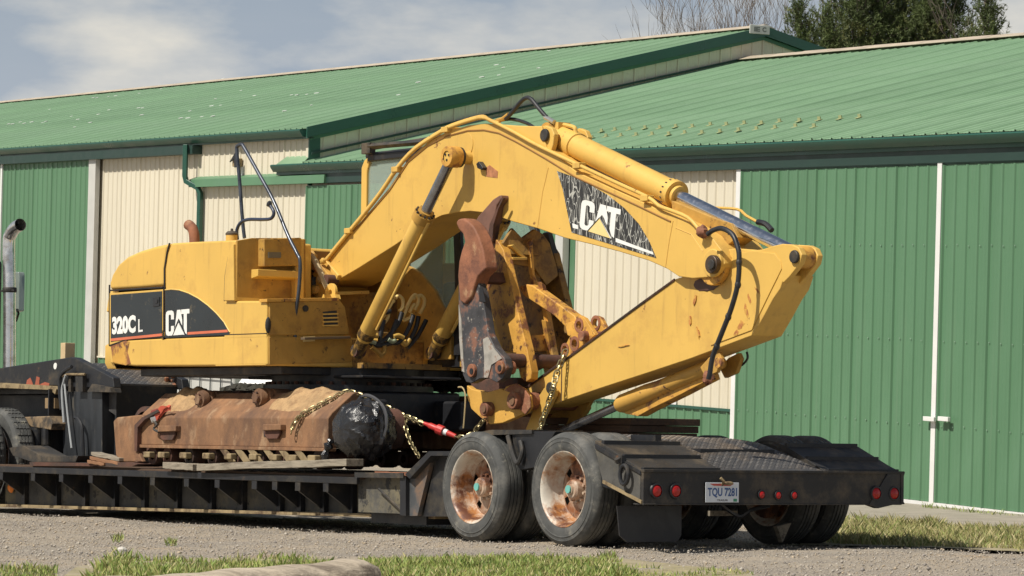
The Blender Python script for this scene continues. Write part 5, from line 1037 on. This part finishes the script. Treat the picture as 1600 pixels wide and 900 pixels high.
# big hose round the boom nose
part('stick_hose', G().tube(smooth_path(p3(bn - .13, (1106, 366), (1114, 360), (1128, 357), (1144, 366), (1152, 384), (1155, 402), (1153, 442), (1143, 481), (1128, 520), (1114, 556), (1109, 584), (1107, 592)), 6), .021, 10), BLK, ex, smooth=60)
for px, py in ((1155, 410), (1153, 445), (1138, 495), (1120, 541)): part('hose_sleeve', G().blob(T.at(px, py, yt=bn - .13), (.026, .026, .035), 8, 6), BK, ex)
part('pipe_manifold', G().blob(T.at(1098, 362, yt=bn - .05), (.06, .04, .05), 9, 7, .25), RS, boom)
# bucket cylinder under the stick
yb = 1.29; K0 = Vector(T.at(1128, 566, yt=yb)); K1 = Vector(T.at(968, 633, yt=yb)); kd = (K1 - K0).normalized(); K2 = Vector(T.at(872, 677, yt=yb))
bc = part('bucket_cylinder', G().tube([K0, K0 + kd * .1, K0 + kd * .12, K1 - kd * .55, K1 - kd * .4, K1 - kd * .05, K1], [.05, .06, .064, .068, .078, .080, .062], 24), mat('chafed cylinder paint', (.60, .34, .07), .6, var=.15, dirt=(.30, .13, .05), dirt_lo=.56, dirt_hi=.66, dirt_scale=3, dirt2=(.10, .045, .03), d2_lo=.62, d2_hi=.66, d2_scale=8), ex, smooth=50)
part('cylinder_shield', G().prism(sd(yb - .085, (957, 632), (970, 630), (1010, 618), (1060, 598), (1095, 582), (1098, 592), (1050, 617), (1007, 638), (985, 650), (965, 646)), yb - .01, yb + .10), YR, bc, bevel=.004)
part('cylinder_rod', G().tube([K1 - kd * .02, K2 + kd * .3], .036, 18), ROD, bc, smooth=60)
part('cylinder_lug', G().prism(sd(sn_ + .02, (1092, 574), (1106, 558), (1122, 550), (1126, 560), (1118, 582), (1100, 590)), sn_ + .03, sn_ + .07), YD, stick, bevel=.008)
part('cylinder_lug', G().prism(sd(sn_ + .02, (1092, 574), (1106, 558), (1122, 550), (1126, 560), (1118, 582), (1100, 590)), sf_ - .07, sf_ - .03), YD, stick, bevel=.008)
pinc(gg := G(), 1121, 567, sn_ - .01, sn_ + .03, .045, 20); part('lug_pin', gg, YR, stick, bevel=.006)
part('hose_fitting', G().blob(T.at(1106, 590, yt=1.05), (.05, .04, .05), 9, 7, .3), RS, bc)
part('guard_loop', G().tube(smooth_path(p3(1.4, (1152, 572), (1160, 570), (1168, 560), (1167, 550)), 4), .010, 6), BLK, stick)
# linkage at the stick's lower end
part('link_bar', G().prism(sd(1.07, (841, 620), (850, 606), (862, 602), (868, 610), (866, 618), (838, 674), (820, 674)), 1.07, 1.11), Y_, ex, bevel=.006)
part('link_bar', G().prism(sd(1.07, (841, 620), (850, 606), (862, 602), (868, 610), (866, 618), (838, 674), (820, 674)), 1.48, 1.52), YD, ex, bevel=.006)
pinc(gg := G(), 858, 606, 1.04, 1.07, .05, 20); part('link_pin', gg, BKD, ex, bevel=.008)
pinc(gg := G(), 843, 615, 1.09, 1.125, .012, 10); part('stick_hole', gg, BLK, stick)

# ---- grapple (rusty tines) held against the stick
ARC = mat('arch paint', (.62, .35, .07), .6, var=.15, dirt=(.30, .12, .05), dirt_lo=.54, dirt_hi=.64, dirt_scale=4, dirt2=(.12, .05, .03), d2_lo=.62, d2_hi=.66, d2_scale=9, bump=.003)
ga = part('grapple_arch', G().prism(sd(.92, (732, 602), (740, 608), (763, 613), (785, 607), (790, 610), (793, 604), (805, 600), (817, 607), (826, 618), (828, 636), (822, 646), (807, 653), (788, 661), (768, 663), (754, 653), (739, 639), (733, 621)), .90, .96), ARC, ex, bevel=.008)
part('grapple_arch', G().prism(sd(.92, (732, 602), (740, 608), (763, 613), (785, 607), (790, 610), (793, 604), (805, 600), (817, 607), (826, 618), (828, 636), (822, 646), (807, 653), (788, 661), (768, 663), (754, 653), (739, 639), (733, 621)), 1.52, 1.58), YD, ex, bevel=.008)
part('arch_cap', G().prism(sd(.885, (788, 610), (796, 603), (806, 599), (818, 606), (828, 620), (829, 637), (821, 648), (812, 640), (806, 622), (798, 614)), .88, .899), RS, ga, bevel=.008)
for px, py, y0, y1, r in ((755, 639, .82, 1.62, .062), (799, 626, .82, 1.62, .075)):
    pinc(gg := G(), px, py, y0, y1, r, 26); pp_ = part('grapple_pin', gg, RS, ex, bevel=.012); pinc(gg := G(), px, py, y0 - .012, y0 - .001, r * .5, 18); part('pin_cap', gg, RT, pp_)
tine = [(714, 348), (717, 344), (724, 343), (731, 346), (738, 353), (746, 368), (753, 388), (757, 408), (758, 420), (750, 428), (745, 436), (752, 456), (758, 490), (763, 522), (773, 543), (788, 560), (791, 575), (786, 591), (776, 598), (768, 594), (761, 591), (749, 592), (736, 599), (728, 597), (723, 586), (720, 562), (718, 520), (716, 470), (716, 430), (718, 408), (722, 392), (727, 378), (724, 366), (718, 358)]
TNE = mat('scraped tine paint', (.055, .055, .06), .6, var=.4, scale=6, dirt=(.21, .10, .065), dirt_lo=.50, dirt_hi=.60, dirt_scale=6, dirt2=(.26, .24, .21), d2_lo=.61, d2_hi=.66, d2_scale=22, bump=.003)
tn = part('near_tine', G().prism(sd(.68, *tine), .68, .76), TNE, ex, bevel=.01)
part('tine_tip', G().prism(sd(.66, (713, 348), (717, 342), (725, 341), (733, 346), (741, 354), (749, 370), (756, 392), (760, 420), (748, 432), (743, 446), (738, 462), (727, 476), (719, 470), (716, 430), (718, 408), (722, 392), (727, 378), (724, 366), (717, 358)), .65, .79), RS, tn, bevel=.02)
part('tine_panel', G().prism(sd(.675, (755, 530), (762, 526), (772, 545), (784, 560), (768, 570), (763, 590), (757, 590), (757, 560)), .672, .68), mat('bare grey panel', (.36, .34, .30), .65, var=.3, scale=9, dirt=(.20, .10, .06), dirt_lo=.52, dirt_hi=.62, dirt_scale=9), tn)
part('tine_panel', G().prism(sd(.675, (717, 476), (721, 500), (724, 560), (726, 582), (722, 580), (718, 530)), .672, .68), mat('bare grey panel', (.36, .34, .30), .65, var=.3, scale=9, dirt=(.20, .10, .06), dirt_lo=.52, dirt_hi=.62, dirt_scale=9), tn)
part('tine_slot', G().prism(sd(.678, (749, 449), (754, 450), (759, 472), (749, 471)), .676, .68), BK, tn)
for px, py in ((735, 579), (779, 574)):
    pinc(gg := G(), px, py, .65, .80, .058, 24); bs = part('tine_boss', gg, RS, tn, bevel=.008); pinc(gg := G(), px + 1, py + 1, .644, .6495, .026, 14); part('bore', gg, BK, bs)
spike = [(787, 305), (788, 311), (780, 322), (777, 339), (772, 352), (769, 368), (767, 382), (753, 382), (740, 356), (752, 337), (761, 327), (774, 312), (783, 306)]
sp = part('tine_spike', G().prism(sd(1.0, *spike), .97, 1.07), mat('dark brown iron', (.17, .085, .06), .7, var=.3, scale=6, dirt=(.07, .045, .04), dirt_lo=.5, dirt_hi=.6), ex, bevel=.012)
part('spike_rib', G().prism(sd(.94, (783, 310), (786, 309), (778, 326), (770, 352), (768, 380), (760, 380), (764, 350)), .945, .97), RD, sp, bevel=.004)
pl2 = [(752, 384), (776, 374), (786, 390), (797, 438), (812, 500), (823, 545), (830, 580), (829, 592), (822, 597), (813, 590), (807, 565), (806, 552), (786, 548), (777, 520), (766, 480), (758, 440)]
part('middle_tine', G().prism(sd(.98, *pl2), .98, 1.06), YR, ex, bevel=.008)
part('tine_web', G().prism(sd(1.0, (754, 384), (786, 374), (790, 396), (760, 404)), 1.061, 1.36), YG, ex)
part('cross_tube', G().prism(sd(.77, (748, 428), (756, 424), (760, 440), (751, 444)), .765, .98), RD, ex, bevel=.006)
part('cross_tube', G().tube([T.at(790, 563, yt=.80), (lambda c: (c[0], 1.55, c[2]))(T.at(790, 563, yt=.80))], .06, 16), RD, ex)
for y0, m in ((1.34, YG), (1.62, YG)):
    part('far_tine', G().prism([(a - .1, b) for a, b in sd(1.0, *pl2)], y0, y0 + .07), m, ex, bevel=.008)
bp_ = fr(-2.2, (783, 372), (806, 352), (835, 356), (846, 363), (858, 378), (868, 420), (868, 430), (852, 444), (834, 440), (795, 438), (788, 410))
xg_ = T.at(790, 420, yt=1.06)[0]
part('back_plate', G().prism(fr(xg_ + .03, (785, 380), (800, 356), (815, 372), (835, 358), (848, 366), (858, 380), (870, 420), (871, 431), (853, 446), (846, 436), (834, 418), (798, 412), (794, 400)), xg_, xg_ + .04, 'x'), YG, ex, bevel=.006)
part('back_rib', G().prism(fr(xg_ + .1, (798, 384), (803, 382), (822, 402), (820, 406)), xg_ + .04, xg_ + .10, 'x').prism(fr(xg_ + .1, (799, 402), (822, 402), (822, 406), (800, 406)), xg_ + .04, xg_ + .12, 'x'), Y_, ex, bevel=.004)
part('slant_rib', G().prism(fr(xg_ + .1, (828, 380), (833, 372), (837, 430), (850, 460), (846, 462), (836, 446), (832, 420)), xg_ + .04, xg_ + .09, 'x'), YR, ex, bevel=.004)
part('lower_brace', G().prism(fr(xg_ + .2, (824, 524), (862, 522), (864, 548), (826, 550)), xg_ + .1, xg_ + .25, 'x'), YR, ex, bevel=.01)
for q in ([(846, 440), (853, 446), (874, 560), (866, 562)], [(852, 500), (857, 503), (871, 556), (868, 574), (862, 560)]): part('upright', G().prism(fr(xg_ + .3, *q), xg_ + .24, xg_ + .30, 'x'), YR, ex, bevel=.005)
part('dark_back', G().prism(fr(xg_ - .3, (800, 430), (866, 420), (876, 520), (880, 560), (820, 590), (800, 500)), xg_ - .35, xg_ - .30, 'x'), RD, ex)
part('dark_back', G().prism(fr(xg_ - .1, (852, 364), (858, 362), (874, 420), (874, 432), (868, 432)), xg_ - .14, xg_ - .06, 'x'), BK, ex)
# stiff link from the grapple to the bracket on the stick
lk = sd(1.20, (809, 448), (822, 444), (832, 446), (897, 493), (902, 503), (900, 512), (892, 517), (880, 508), (866, 494), (818, 462))
part('stiff_link', G().prism(lk, 1.20, 1.30), YR, ex, bevel=.012)
part('link_fork', G().prism(sd(1.18, (884, 506), (896, 502), (905, 508), (906, 520), (898, 528), (888, 524)), 1.17, 1.195), YR, ex, bevel=.006)
def plate_holes(y0, y1, outline, holes, name, m):
    p = part(name, G().prism(sd(y0, *outline), y0, y1), m, ex, bevel=.004)
    for hx, hy, r in holes:
        c = T.at(hx, hy, yt=y0); part('hole_ring', G().lathe([(r * .95, -.006), (r * 1.6, -.006), (r * 1.6, .0)], (c[0], y0, c[2]), 'y', 20), RS, p)
        md = D.meshes.new('cut'); bmm = bmesh.new(); bmesh.ops.create_cone(bmm, cap_ends=True, segments=20, radius1=r, radius2=r, depth=.3); bmm.to_mesh(md); bmm.free()
        holes_l.append((p, md, (c[0], (y0 + y1) / 2, c[2])))
    return p
holes_l = []
plate_holes(1.16, 1.20, [(876, 552), (876, 543), (884, 538), (889, 528), (898, 515), (900, 500), (899, 500), (900, 495), (906, 493), (913, 497), (930, 523), (920, 532), (900, 547), (884, 560)], [(883, 546, .035), (898, 537, .04), (905, 508, .038)], 'link_bracket', YR)
plate_holes(1.36, 1.40, [(920, 530), (921, 508), (924, 497), (931, 493), (938, 496), (947, 514), (934, 526)], [(931, 505, .042)], 'link_bracket', YR)
for p, md, loc in holes_l:      # cut the holes for real
    o = D.objects.new('cutter', md); b = BASE[p.name]; o.matrix_world = T.mat((0, 0, 0)) @ Matrix.Translation(loc) @ Matrix.Rotation(math.pi / 2, 4, 'X'); COL.objects.link(o)
    m = p.modifiers.new('hole', 'BOOLEAN'); m.operation = 'DIFFERENCE'; m.object = o; m.solver = 'EXACT'
bpy.context.view_layer.update()
dg = bpy.context.evaluated_depsgraph_get()
done = {}
for p, md, loc in holes_l:
    if p.name in done: continue
    done[p.name] = D.meshes.new_from_object(p.evaluated_get(dg))
for n_, me in done.items():
    p = D.objects[n_]; p.modifiers.clear(); p.data = me
for o in [o for o in COL.objects if o.name.startswith('cutter')]: D.objects.remove(o)
pinc(gg := G(), 907, 525, 1.10, 1.34, .045, 20); part('link_end_pin', gg, RS, ex, bevel=.01)

# ================================================================== THINGS ON AND AROUND THE TRAILER
# ---- chains
def link_mesh(pitch, wire, m, name='chain_link'):
    g = G(); a = pitch * .5 ; r = wire * 1.6; pts = []
    for k in range(13): t = math.pi * k / 12 - math.pi / 2; pts.append((a * .62 + r * math.cos(t), r * math.sin(t), 0))
    for k in range(13): t = math.pi * k / 12 + math.pi / 2; pts.append((-a * .62 + r * math.cos(t), r * math.sin(t), 0))
    pts = pts[::2] + [pts[0], pts[2]]; g.tube(pts, wire * .5, 5, caps=False); return g.mesh(name, m, smooth=60)
def chain(name, label, pts, pitch, wire, m=GLD, sag=0):
    P = smooth_path(pts, 12); d = [0]
    for a, b in zip(P, P[1:]): d.append(d[-1] + (b - a).length)
    root = thing(name, label, 'chain', T, tuple(pts[0])); me = link_mesh(pitch, wire, m); n = int(d[-1] / (pitch * .86))
    for i in range(n):
        t0, t1 = d[-1] * i / n, d[-1] * (i + 1) / n
        q = [Vector([np.interp(t, d, [p[k] for p in P]) for k in range(3)]) for t in (t0, t1)]; dr = (q[1] - q[0]).normalized(); c = (q[0] + q[1]) / 2
        up = Vector((0, 0, 1)) if abs(dr.z) < .9 else Vector((1, 0, 0)); s_ = dr.cross(up).normalized(); u_ = s_.cross(dr)
        if i % 2: s_, u_ = u_, -s_
        rot = Matrix((dr, s_, u_)).transposed().to_euler(); l = link('chain_link', me, root, tuple(c - Vector(pts[0])), rot)
    return root
def pq(px, py, y): return T.at(px, py, yt=y)
def onslope(px, py, lift=.02):
    n = np.array([0, -.185, .23]); n /= np.linalg.norm(n); nw = T.ax * n[0] + T.ay * n[1] + T.az * n[2]; P0 = T.w(np.array([0, .14, 1.05]) + n * lift); r = ray(px, py); t = np.dot(P0 - C0, nw) / np.dot(r, nw); P = C0 + r * t - T.o
    return (float(P @ T.ax), float(P @ T.ay), float(P @ T.az))
chain('tie_down_chain', 'gold chain lying over the rusty track frame and black wrapped drive', [pq(455, 676, .05), pq(459, 663, .06), onslope(472, 648), onslope(498, 634), onslope(522, 621), pq(540, 613, .38), pq(552, 614, .40), pq(575, 624, .46), pq(605, 637, .52), pq(628, 649, .56), pq(645, 655, .58), pq(660, 662, .60)], .050, .013)
chain('hanging_chain', 'gold chain end hanging straight down below the red load binder', [pq(632, 653, .55), pq(635, 672, .54), pq(642, 692, .53), pq(655, 714, .50)], .045, .011)
chain('boom_chain', 'grey gold chain hanging from the stick bracket between the two trailer wheels', [pq(884, 548, 1.10), pq(876, 568, 1.06), pq(868, 590, 1.02), pq(865, 604, 1.0), pq(856, 632, .99), pq(848, 655, .98), pq(842, 680, .97)], .055, .014)
chain('short_chain', 'short gold chain from red load binder to the lower grapple pin', [pq(712, 682, .75), pq(725, 684, .78), pq(738, 678, .84), pq(746, 668, .86), pq(757, 655, .86)], .048, .012)
bd2 = thing('load_binder', 'red ratchet load binder tightening the chain beside the front wheel', 'load binder', T, pq(660, 662, .6))
a, b = Vector(pq(662, 661, .60)), Vector(pq(712, 682, .75)); dd = (b - a).normalized()
part('binder_barrel', G().tube([a, a + (b - a) * .15, a + (b - a) * .2, a + (b - a) * .45], [.014, .02, .028, .028], 12), RED, bd2)
part('ratchet_head', G().tube([a + (b - a) * .42, a + (b - a) * .62], .045, 10), RED, bd2, bevel=.006); part('binder_barrel', G().tube([a + (b - a) * .72, b], [.026, .02], 12), RED, bd2)
part('binder_screw', G().tube([a + (b - a) * .6, a + (b - a) * .74], .028, 12), WHT, bd2); part('binder_hook', G().tube([a - dd * .05, a], .014, 8), GLD, bd2)
c = Vector(pq(716, 622, .8)); solo('cord', G().tube(smooth_path([pq(716, 605, .85), pq(723, 606, .85), pq(727, 618, .85), pq(726, 645, .85), pq(724, 669, .85)], 4), .007, 5), mat('tan cord', (.42, .33, .17), .8), 'thin tan cord hanging beside the rusty grapple tine', 'cord', T, pq(723, 606, .85))
# ---- strap over the idler end
stp = thing('ratchet_strap', 'faded red strap with silver buckle bunched on the rusty track frame', 'strap', T, pq(243, 655, .12))
g = G(); vs = []
for i in range(12):
    for j in range(7):
        u, v = i / 11, j / 6; P_ = pq(240 + 24 * u, 655 - 20 * math.sin(u * 1.9) + 10 * (v - .3) * (1 - .2 * u), .06)
        vs.append((P_[0] + .02 * math.sin(v * 5), P_[1] + .03 * v, P_[2] + .02 * math.sin(v * 9 + u * 5)))
g.add(vs, [(i * 7 + j, i * 7 + j + 1, (i + 1) * 7 + j + 1, (i + 1) * 7 + j) for i in range(11) for j in range(6)])
part('webbing', g, REDC, stp); part('webbing', G().prism(sd(.10, (232, 650), (236, 641), (244, 638), (246, 652), (240, 658)), .10, .13), mat('dark red webbing', (.22, .05, .04), .8), stp, bevel=.008)
part('buckle', G().prism(sd(.07, (235, 652), (243, 650), (245, 658), (238, 661)), .06, .10), CHR, stp, bevel=.006); part('buckle_hook', G().tube(smooth_path([pq(240, 658, .07), pq(245, 664, .06), pq(240, 670, .05), pq(248, 675, .05)], 4), .012, 6), BKD, stp)
# ---- planks on the side rail
def plank(label, a, b, y0, y1, th_, m=WOD, cat='plank', group=None):
    A, B_ = T.at(*a, yt=y0), T.at(*b, yt=y0); n = 10; g = G()
    top = [(A[0] + (B_[0] - A[0]) * i / n, A[2] + (B_[2] - A[2]) * i / n + random.uniform(-.004, .004)) for i in range(n + 1)]
    g.prism(top + [(x, z - th_ + random.uniform(-.003, .003)) for x, z in top[::-1]], y0, y1)
    return solo('timber_plank', g, m, label, cat, T, A, group, bevel=.004)
plank('long weathered plank laid along the deck edge under the rusty track frame', (307, 725), (541, 717), -.06, .12, .062)
plank('short grey plank at the left of the long one on the deck edge', (254, 722), (301, 725), -.06, .10, .06)
plank('bleached board on top of the small timber pile beside the gooseneck', (142, 706), (186, 716), .02, .14, .032)
plank('brown board second in the small timber pile beside the gooseneck', (140, 713), (184, 722), .00, .13, .030, mat('orange brown board', (.24, .12, .06), .85, var=.3))
plank('short chunk of wood at the foot of the small timber pile', (136, 719), (162, 723), -.02, .1, .03, mat('orange brown board', (.24, .12, .06), .85, var=.3))
plank('rusty flat bar lying on the deck just before the front wheel', (585, 737), (642, 739), .03, .16, .025, RS)
c = T.at(338, 560, yt=1.2)
q = T.at(113, 560, yt=1.35); zt = T.at(113, 536, yt=1.35)[2]; zb2 = T.at(113, 600, yt=1.35)[2]
solo('timber_post', G().box(q[0] - .085, q[0] + .02, 1.25, 1.37, zb2 + .06, zt), WDB, 'pale new timber post standing behind the gooseneck top', 'post', T, (q[0], 1.3, zb2 + .06), bevel=.004)
# ---- cribbing timbers stacked behind the stick cylinder
q = T.at(984, 660, yt=1.5); zt = T.at(984, 653, yt=1.5)[2]
for k in range(6):
    l_ = ['topmost', 'second from the top', 'third from the top', 'fourth from the top', 'fifth from the top', 'lowest'][k]
    z_ = zt - k * .062
    solo('cribbing_timber', G().box(q[0] - 1.25 - .06 * (k % 3), q[0] + random.uniform(-.02, .02), 1.5, 2.25, z_ - .059, z_), WDK, f'dark brown timber in the stack behind the stick cylinder, {l_}', 'timber', T, (q[0] - .6, 1.65, z_ - .056), 'stacked cribbing timbers', bevel=.005)
# ---- brush and debris between house and far track
g = G(); r = np.random.default_rng(5)
for k in range(260):
    c = T.at(r.uniform(640, 728), r.uniform(584, 604), yt=2.2); d = Vector((r.normal(0, .5), r.normal(0, .3), r.uniform(.1, 1))).normalized() * r.uniform(.05, .16)
    g.tube([c, tuple(Vector(c) + d * .6), tuple(Vector(c) + d + Vector((r.normal(0, .02), 0, r.normal(0, .02))))], [.006, .004, .002], 3)
for k in range(40): c = T.at(r.uniform(640, 730), r.uniform(596, 606), yt=2.25); g.blob(c, (.09, .08, .05), 6, 4, .3)
solo('brush_debris', g, TARP, 'dark tangle of roots and brush caught on the far track frame', None, T, T.at(690, 604, yt=2.2), kind='stuff')
g = G(); 
for k in range(60): c = T.at(r.uniform(352, 446), r.uniform(606, 622), yt=2.3); g.blob(c, (.10, .1, .05), 6, 4, .35)
solo('soil_heap', g, TARP, 'dark soil heaped on the far track frame behind the carrier rollers', None, T, T.at(400, 620, yt=2.3), kind='stuff')
# ---- white tanks standing by the tall barn
def bp(px, py, y): q = B.at(px, py, yt=y); return q
x0, _, zt = bp(266, 570, -3.); x1 = bp(362, 570, -3.)[0]
tote = thing('caged_tank', 'white plastic tank in a wire cage standing behind the trailer', 'tank', B, ((x0 + x1) / 2, -2.4, -.7))
part('tank_body', G().box(x0 + .03, x1 - .03, -2.97, -1.95, -.6, zt - .02), TOT, tote, bevel=.06, seg=3)
CG = mat('cage wire', (.12, .13, .13), .5, .5)
nb = 6
for k in range(nb + 1): x = x0 + (x1 - x0) * k / nb; part('cage_bar', G().tube([(x, -3.0, -.6), (x, -3.0, zt)], .011, 6), CG, tote)
for k in range(5): z = zt - k * .33 - .14; part('cage_bar', G().tube([(x0, -3.015, z), (x1, -3.015, z)], .011, 6), CG, tote)
part('pallet', G().box(x0, x1, -3., -1.9, -.7, -.6), WDB, tote)
x0, _, zt = bp(417, 570, -3.2); x1 = bp(452, 570, -3.2)[0]
wt = solo('white_tank', G().lathe([(.0005, 0), ((x1 - x0) * .75, 0), ((x1 - x0) * .78, .04), ((x1 - x0) * .78, 1.7), ((x1 - x0) * .6, 1.9), (.0005, 1.95)], ((x0 + x1) / 2 + .05, -3.2, -.7), 'z', 32), mat('bright white plastic', (.80, .80, .80), .4), 'bright white round tank seen between the track frame and machine body', 'tank', B, ((x0 + x1) / 2, -3.2, -.7))
# ---- log and stone in the verge
P1 = C0 + ray(588, 903) * 18.; P0 = C0 + ray(60, 944) * 17.0
g = G(); A, Bv = Vector(P0), Vector(P1); n = 26; pts = []; rs = []
for i in range(n + 1): t = i / n; pts.append(A + (Bv - A) * t + Vector((0, 0, .006 * math.sin(t * 9)))); rs.append(.108 + .006 * math.sin(t * 14) + .004 * math.sin(t * 37) - (.05 if i == n else .012 if i == n - 1 else 0))
g.tube(pts, rs, 22); solo('fallen_log', g, LOGM, 'bleached grey log lying in the grass at the bottom edge', 'log', W, tuple(P0), smooth=60)
P = gp(191, 866); solo('pale_stone', G().blob((P[0], P[1], P[2] + .02), (.04, .035, .03), 9, 6, .2), mat('pale stone', (.55, .52, .47), .9), 'small pale stone in the gravel left of the grass', 'stone', W, tuple(P), smooth=20)

# ================================================================== TREES BEHIND THE BARNS
def pine(px, ptop, Y, label, seed, spread=1.9, zlo=4.5, dens=1.0):
    r = np.random.default_rng(seed); top = C0 + ray(px, ptop) * Y; X, Z = top[0], top[2]; gz = -.6
    t = thing('pine_tree', label, 'pine tree', W, (X, Y, gz), 'pine trees behind the long barn')
    part('trunk', G().tube([(X, Y, gz), (X + .1, Y, Z * .5), (X, Y, Z - .2)], [.22, .14, .02], 9), BARK, t)
    bg_ = G(); V = []; nb_ = int(95 * dens)
    for k in range(nb_):
        h = zlo + (Z - zlo) * (k / nb_) ** .9; ln = spread * max(.10, (Z - h) / (Z - zlo)) ** .7 * r.uniform(.65, 1.15); a = r.uniform(0, 6.28); p = Vector((X, Y, h)); pts = [p]
        d = Vector((math.cos(a), math.sin(a), .25)).normalized()
        for s_ in range(5): d = (d + Vector((0, 0, .16)) + Vector(r.normal(0, .08, 3))).normalized(); p = p + d * ln / 5; pts.append(p)
        bg_.tube(pts, [.03, .024, .018, .012, .008, .004], 4, caps=False)
        nt_ = int(11 * ln * dens) + 3
        for q in range(nt_):
            u = r.uniform(.25, 1.0) * 5; i = min(4, int(u)); c = pts[i].lerp(pts[i + 1], u - i) + Vector(r.normal(0, .10 + .05 * ln, 3)); tw = (d * .4 + Vector((r.normal(0, .5), r.normal(0, .5), r.uniform(.2, 1.)))).normalized()
            L_ = r.uniform(.16, .34)
            for b in range(20):
                f = r.random(); base = c + tw * L_ * f; dr = (tw * r.uniform(.3, .9) + Vector(r.normal(0, .55, 3))).normalized(); l_ = r.uniform(.07, .13); sd_ = dr.cross(Vector(r.normal(0, 1, 3))).normalized() * .010
                V += [base + sd_, base - sd_, base + dr * l_]
    part('branches', bg_, BARK, t, smooth=60)
    V = np.array(V, dtype=float) - np.array((X, Y, gz)); me = D.meshes.new('needles'); me.vertices.add(len(V)); me.vertices.foreach_set('co', V.ravel()); n = len(V) // 3
    me.loops.add(n * 3); me.loops.foreach_set('vertex_index', np.arange(n * 3)); me.polygons.add(n); me.polygons.foreach_set('loop_start', np.arange(n) * 3); me.update(calc_edges=True); me.materials.append(PIN)
    o = link('needles', me, t); o['kind'] = 'stuff'
for px, pt, Y, lab, sd_, sp, de in ((1250, 12, 86, 'smallest pine at the left, its top clear against the sky', 1, 1.3, 1.3), (1290, 22, 88, 'low pine just right of the smallest one', 2, 1.2, 1.3),
        (1350, -120, 90, 'tall dark pine filling the left of the dense group', 3, 2.4, 1.9), (1415, -150, 92, 'tallest dark pine in the middle of the dense group', 4, 2.4, 2.0), (1470, -110, 90, 'tall pine at the right of the dense group', 5, 2.2, 1.9),
        (1540, -6, 87, 'separate pine at the right with one branch reaching out', 6, 1.4, 1.3)):
    pine(px, pt, Y, lab, sd_, sp, 5.2, de)
def bare_tree(px, ptop, Y, label, seed, spread=.5, lean=0):
    r = random.Random(seed); top = C0 + ray(px, ptop) * Y; X, Z = top[0], top[2]; t = thing('bare_tree', label, 'bare tree', W, (X, Y, -.6), 'leafless trees behind the barn ridge')
    part('trunk', G().tube([(X, Y, -.6), (X + .1, Y, 2.5), (X, Y, 5.2)], [.16, .12, .08], 8), BARK, t); g = G()
    def grow(p, d, l, rad, dep):
        pts = [p]; rs = [rad]
        for k in range(4): d = (d + Vector((r.gauss(0, .12), r.gauss(0, .12), .05))).normalized(); pts.append(pts[-1] + d * l / 4); rs.append(rad * (1 - .16 * (k + 1)))
        g.tube(pts, rs, 4 if dep else 5, caps=False)
        if dep < 4:
            for k in range(r.choice((2, 3, 3)) + (dep == 0) * 1):
                i = r.randint(1, 4); nd = (d + Vector((r.gauss(0, spread), r.gauss(0, spread), r.uniform(-.05, .3)))).normalized(); grow(pts[i], nd, l * r.uniform(.55, .8), max(.0055, rs[i] * .62), dep + 1)
    for k in range(4): grow(Vector((X, Y, 4.6 + .15 * k)), Vector((r.gauss(lean, .20), r.gauss(0, .2), 1)).normalized(), (Z - 4.6) * .55, .030, 0)
    part('branches', g, BARK, t, smooth=60)
for px, pt, Y, lab, sd_, ln in ((1098, 4, 88, 'leftmost leafless tree, thin twigs leaning left over the ridge', 11, -.08), (1145, -25, 90, 'leafless tree with upright stems left of the ridge badge', 12, 0.), (1185, -20, 89, 'leafless tree directly behind the ridge badge', 13, .05), (1228, -35, 92, 'leafless tree partly behind the smallest pine', 14, .1), (1612, -10, 88, 'leafless tree at the right edge beyond the pines', 15, -.1)):
    bare_tree(px, pt, Y, lab, sd_, .34, ln)

# rust scuffs and grime on the stick and boom sides
g = G(); r = random.Random(3)
for (x, y, w, h, tilt) in ((1157, 508, 5, 9, .5), (1166, 486, 3, 12, -.15), (1171, 468, 2, 9, -.3), (1150, 520, 4, 5, .8), (1085, 470, 2, 8, .2), (1078, 500, 2, 7, .1), (1090, 520, 2, 9, -.2), (975, 540, 9, 1, -.2), (1184, 455, 2, 7, -.6)):
    pts = []
    for k in range(11): a = 2 * math.pi * k / 11; q_ = r.uniform(.55, 1.2); u, v = w * q_ * math.cos(a), h * q_ * math.sin(a); pts.append((x + u * math.cos(tilt) - v * math.sin(tilt), y + u * math.sin(tilt) + v * math.cos(tilt)))
    g = G().prism(sd(sn_ - .0095, *pts), sn_ - .0095, sn_ - .0015); part('rust_scuff', g, mat('scuffed rust', (.42, .17, .05), .8, var=.3, scale=30, dirt=(.58, .33, .07), dirt_lo=.46, dirt_hi=.56, dirt_scale=22), stick)
for (x, y, w, h) in ((744, 640, 3, 5), (820, 632, 3, 6)): pass
part('grapple_crosshead', G().prism(sd(1.15, (738, 596), (770, 590), (812, 590), (818, 612), (742, 616)), 1.12, 1.50), RD, ex, bevel=.02)
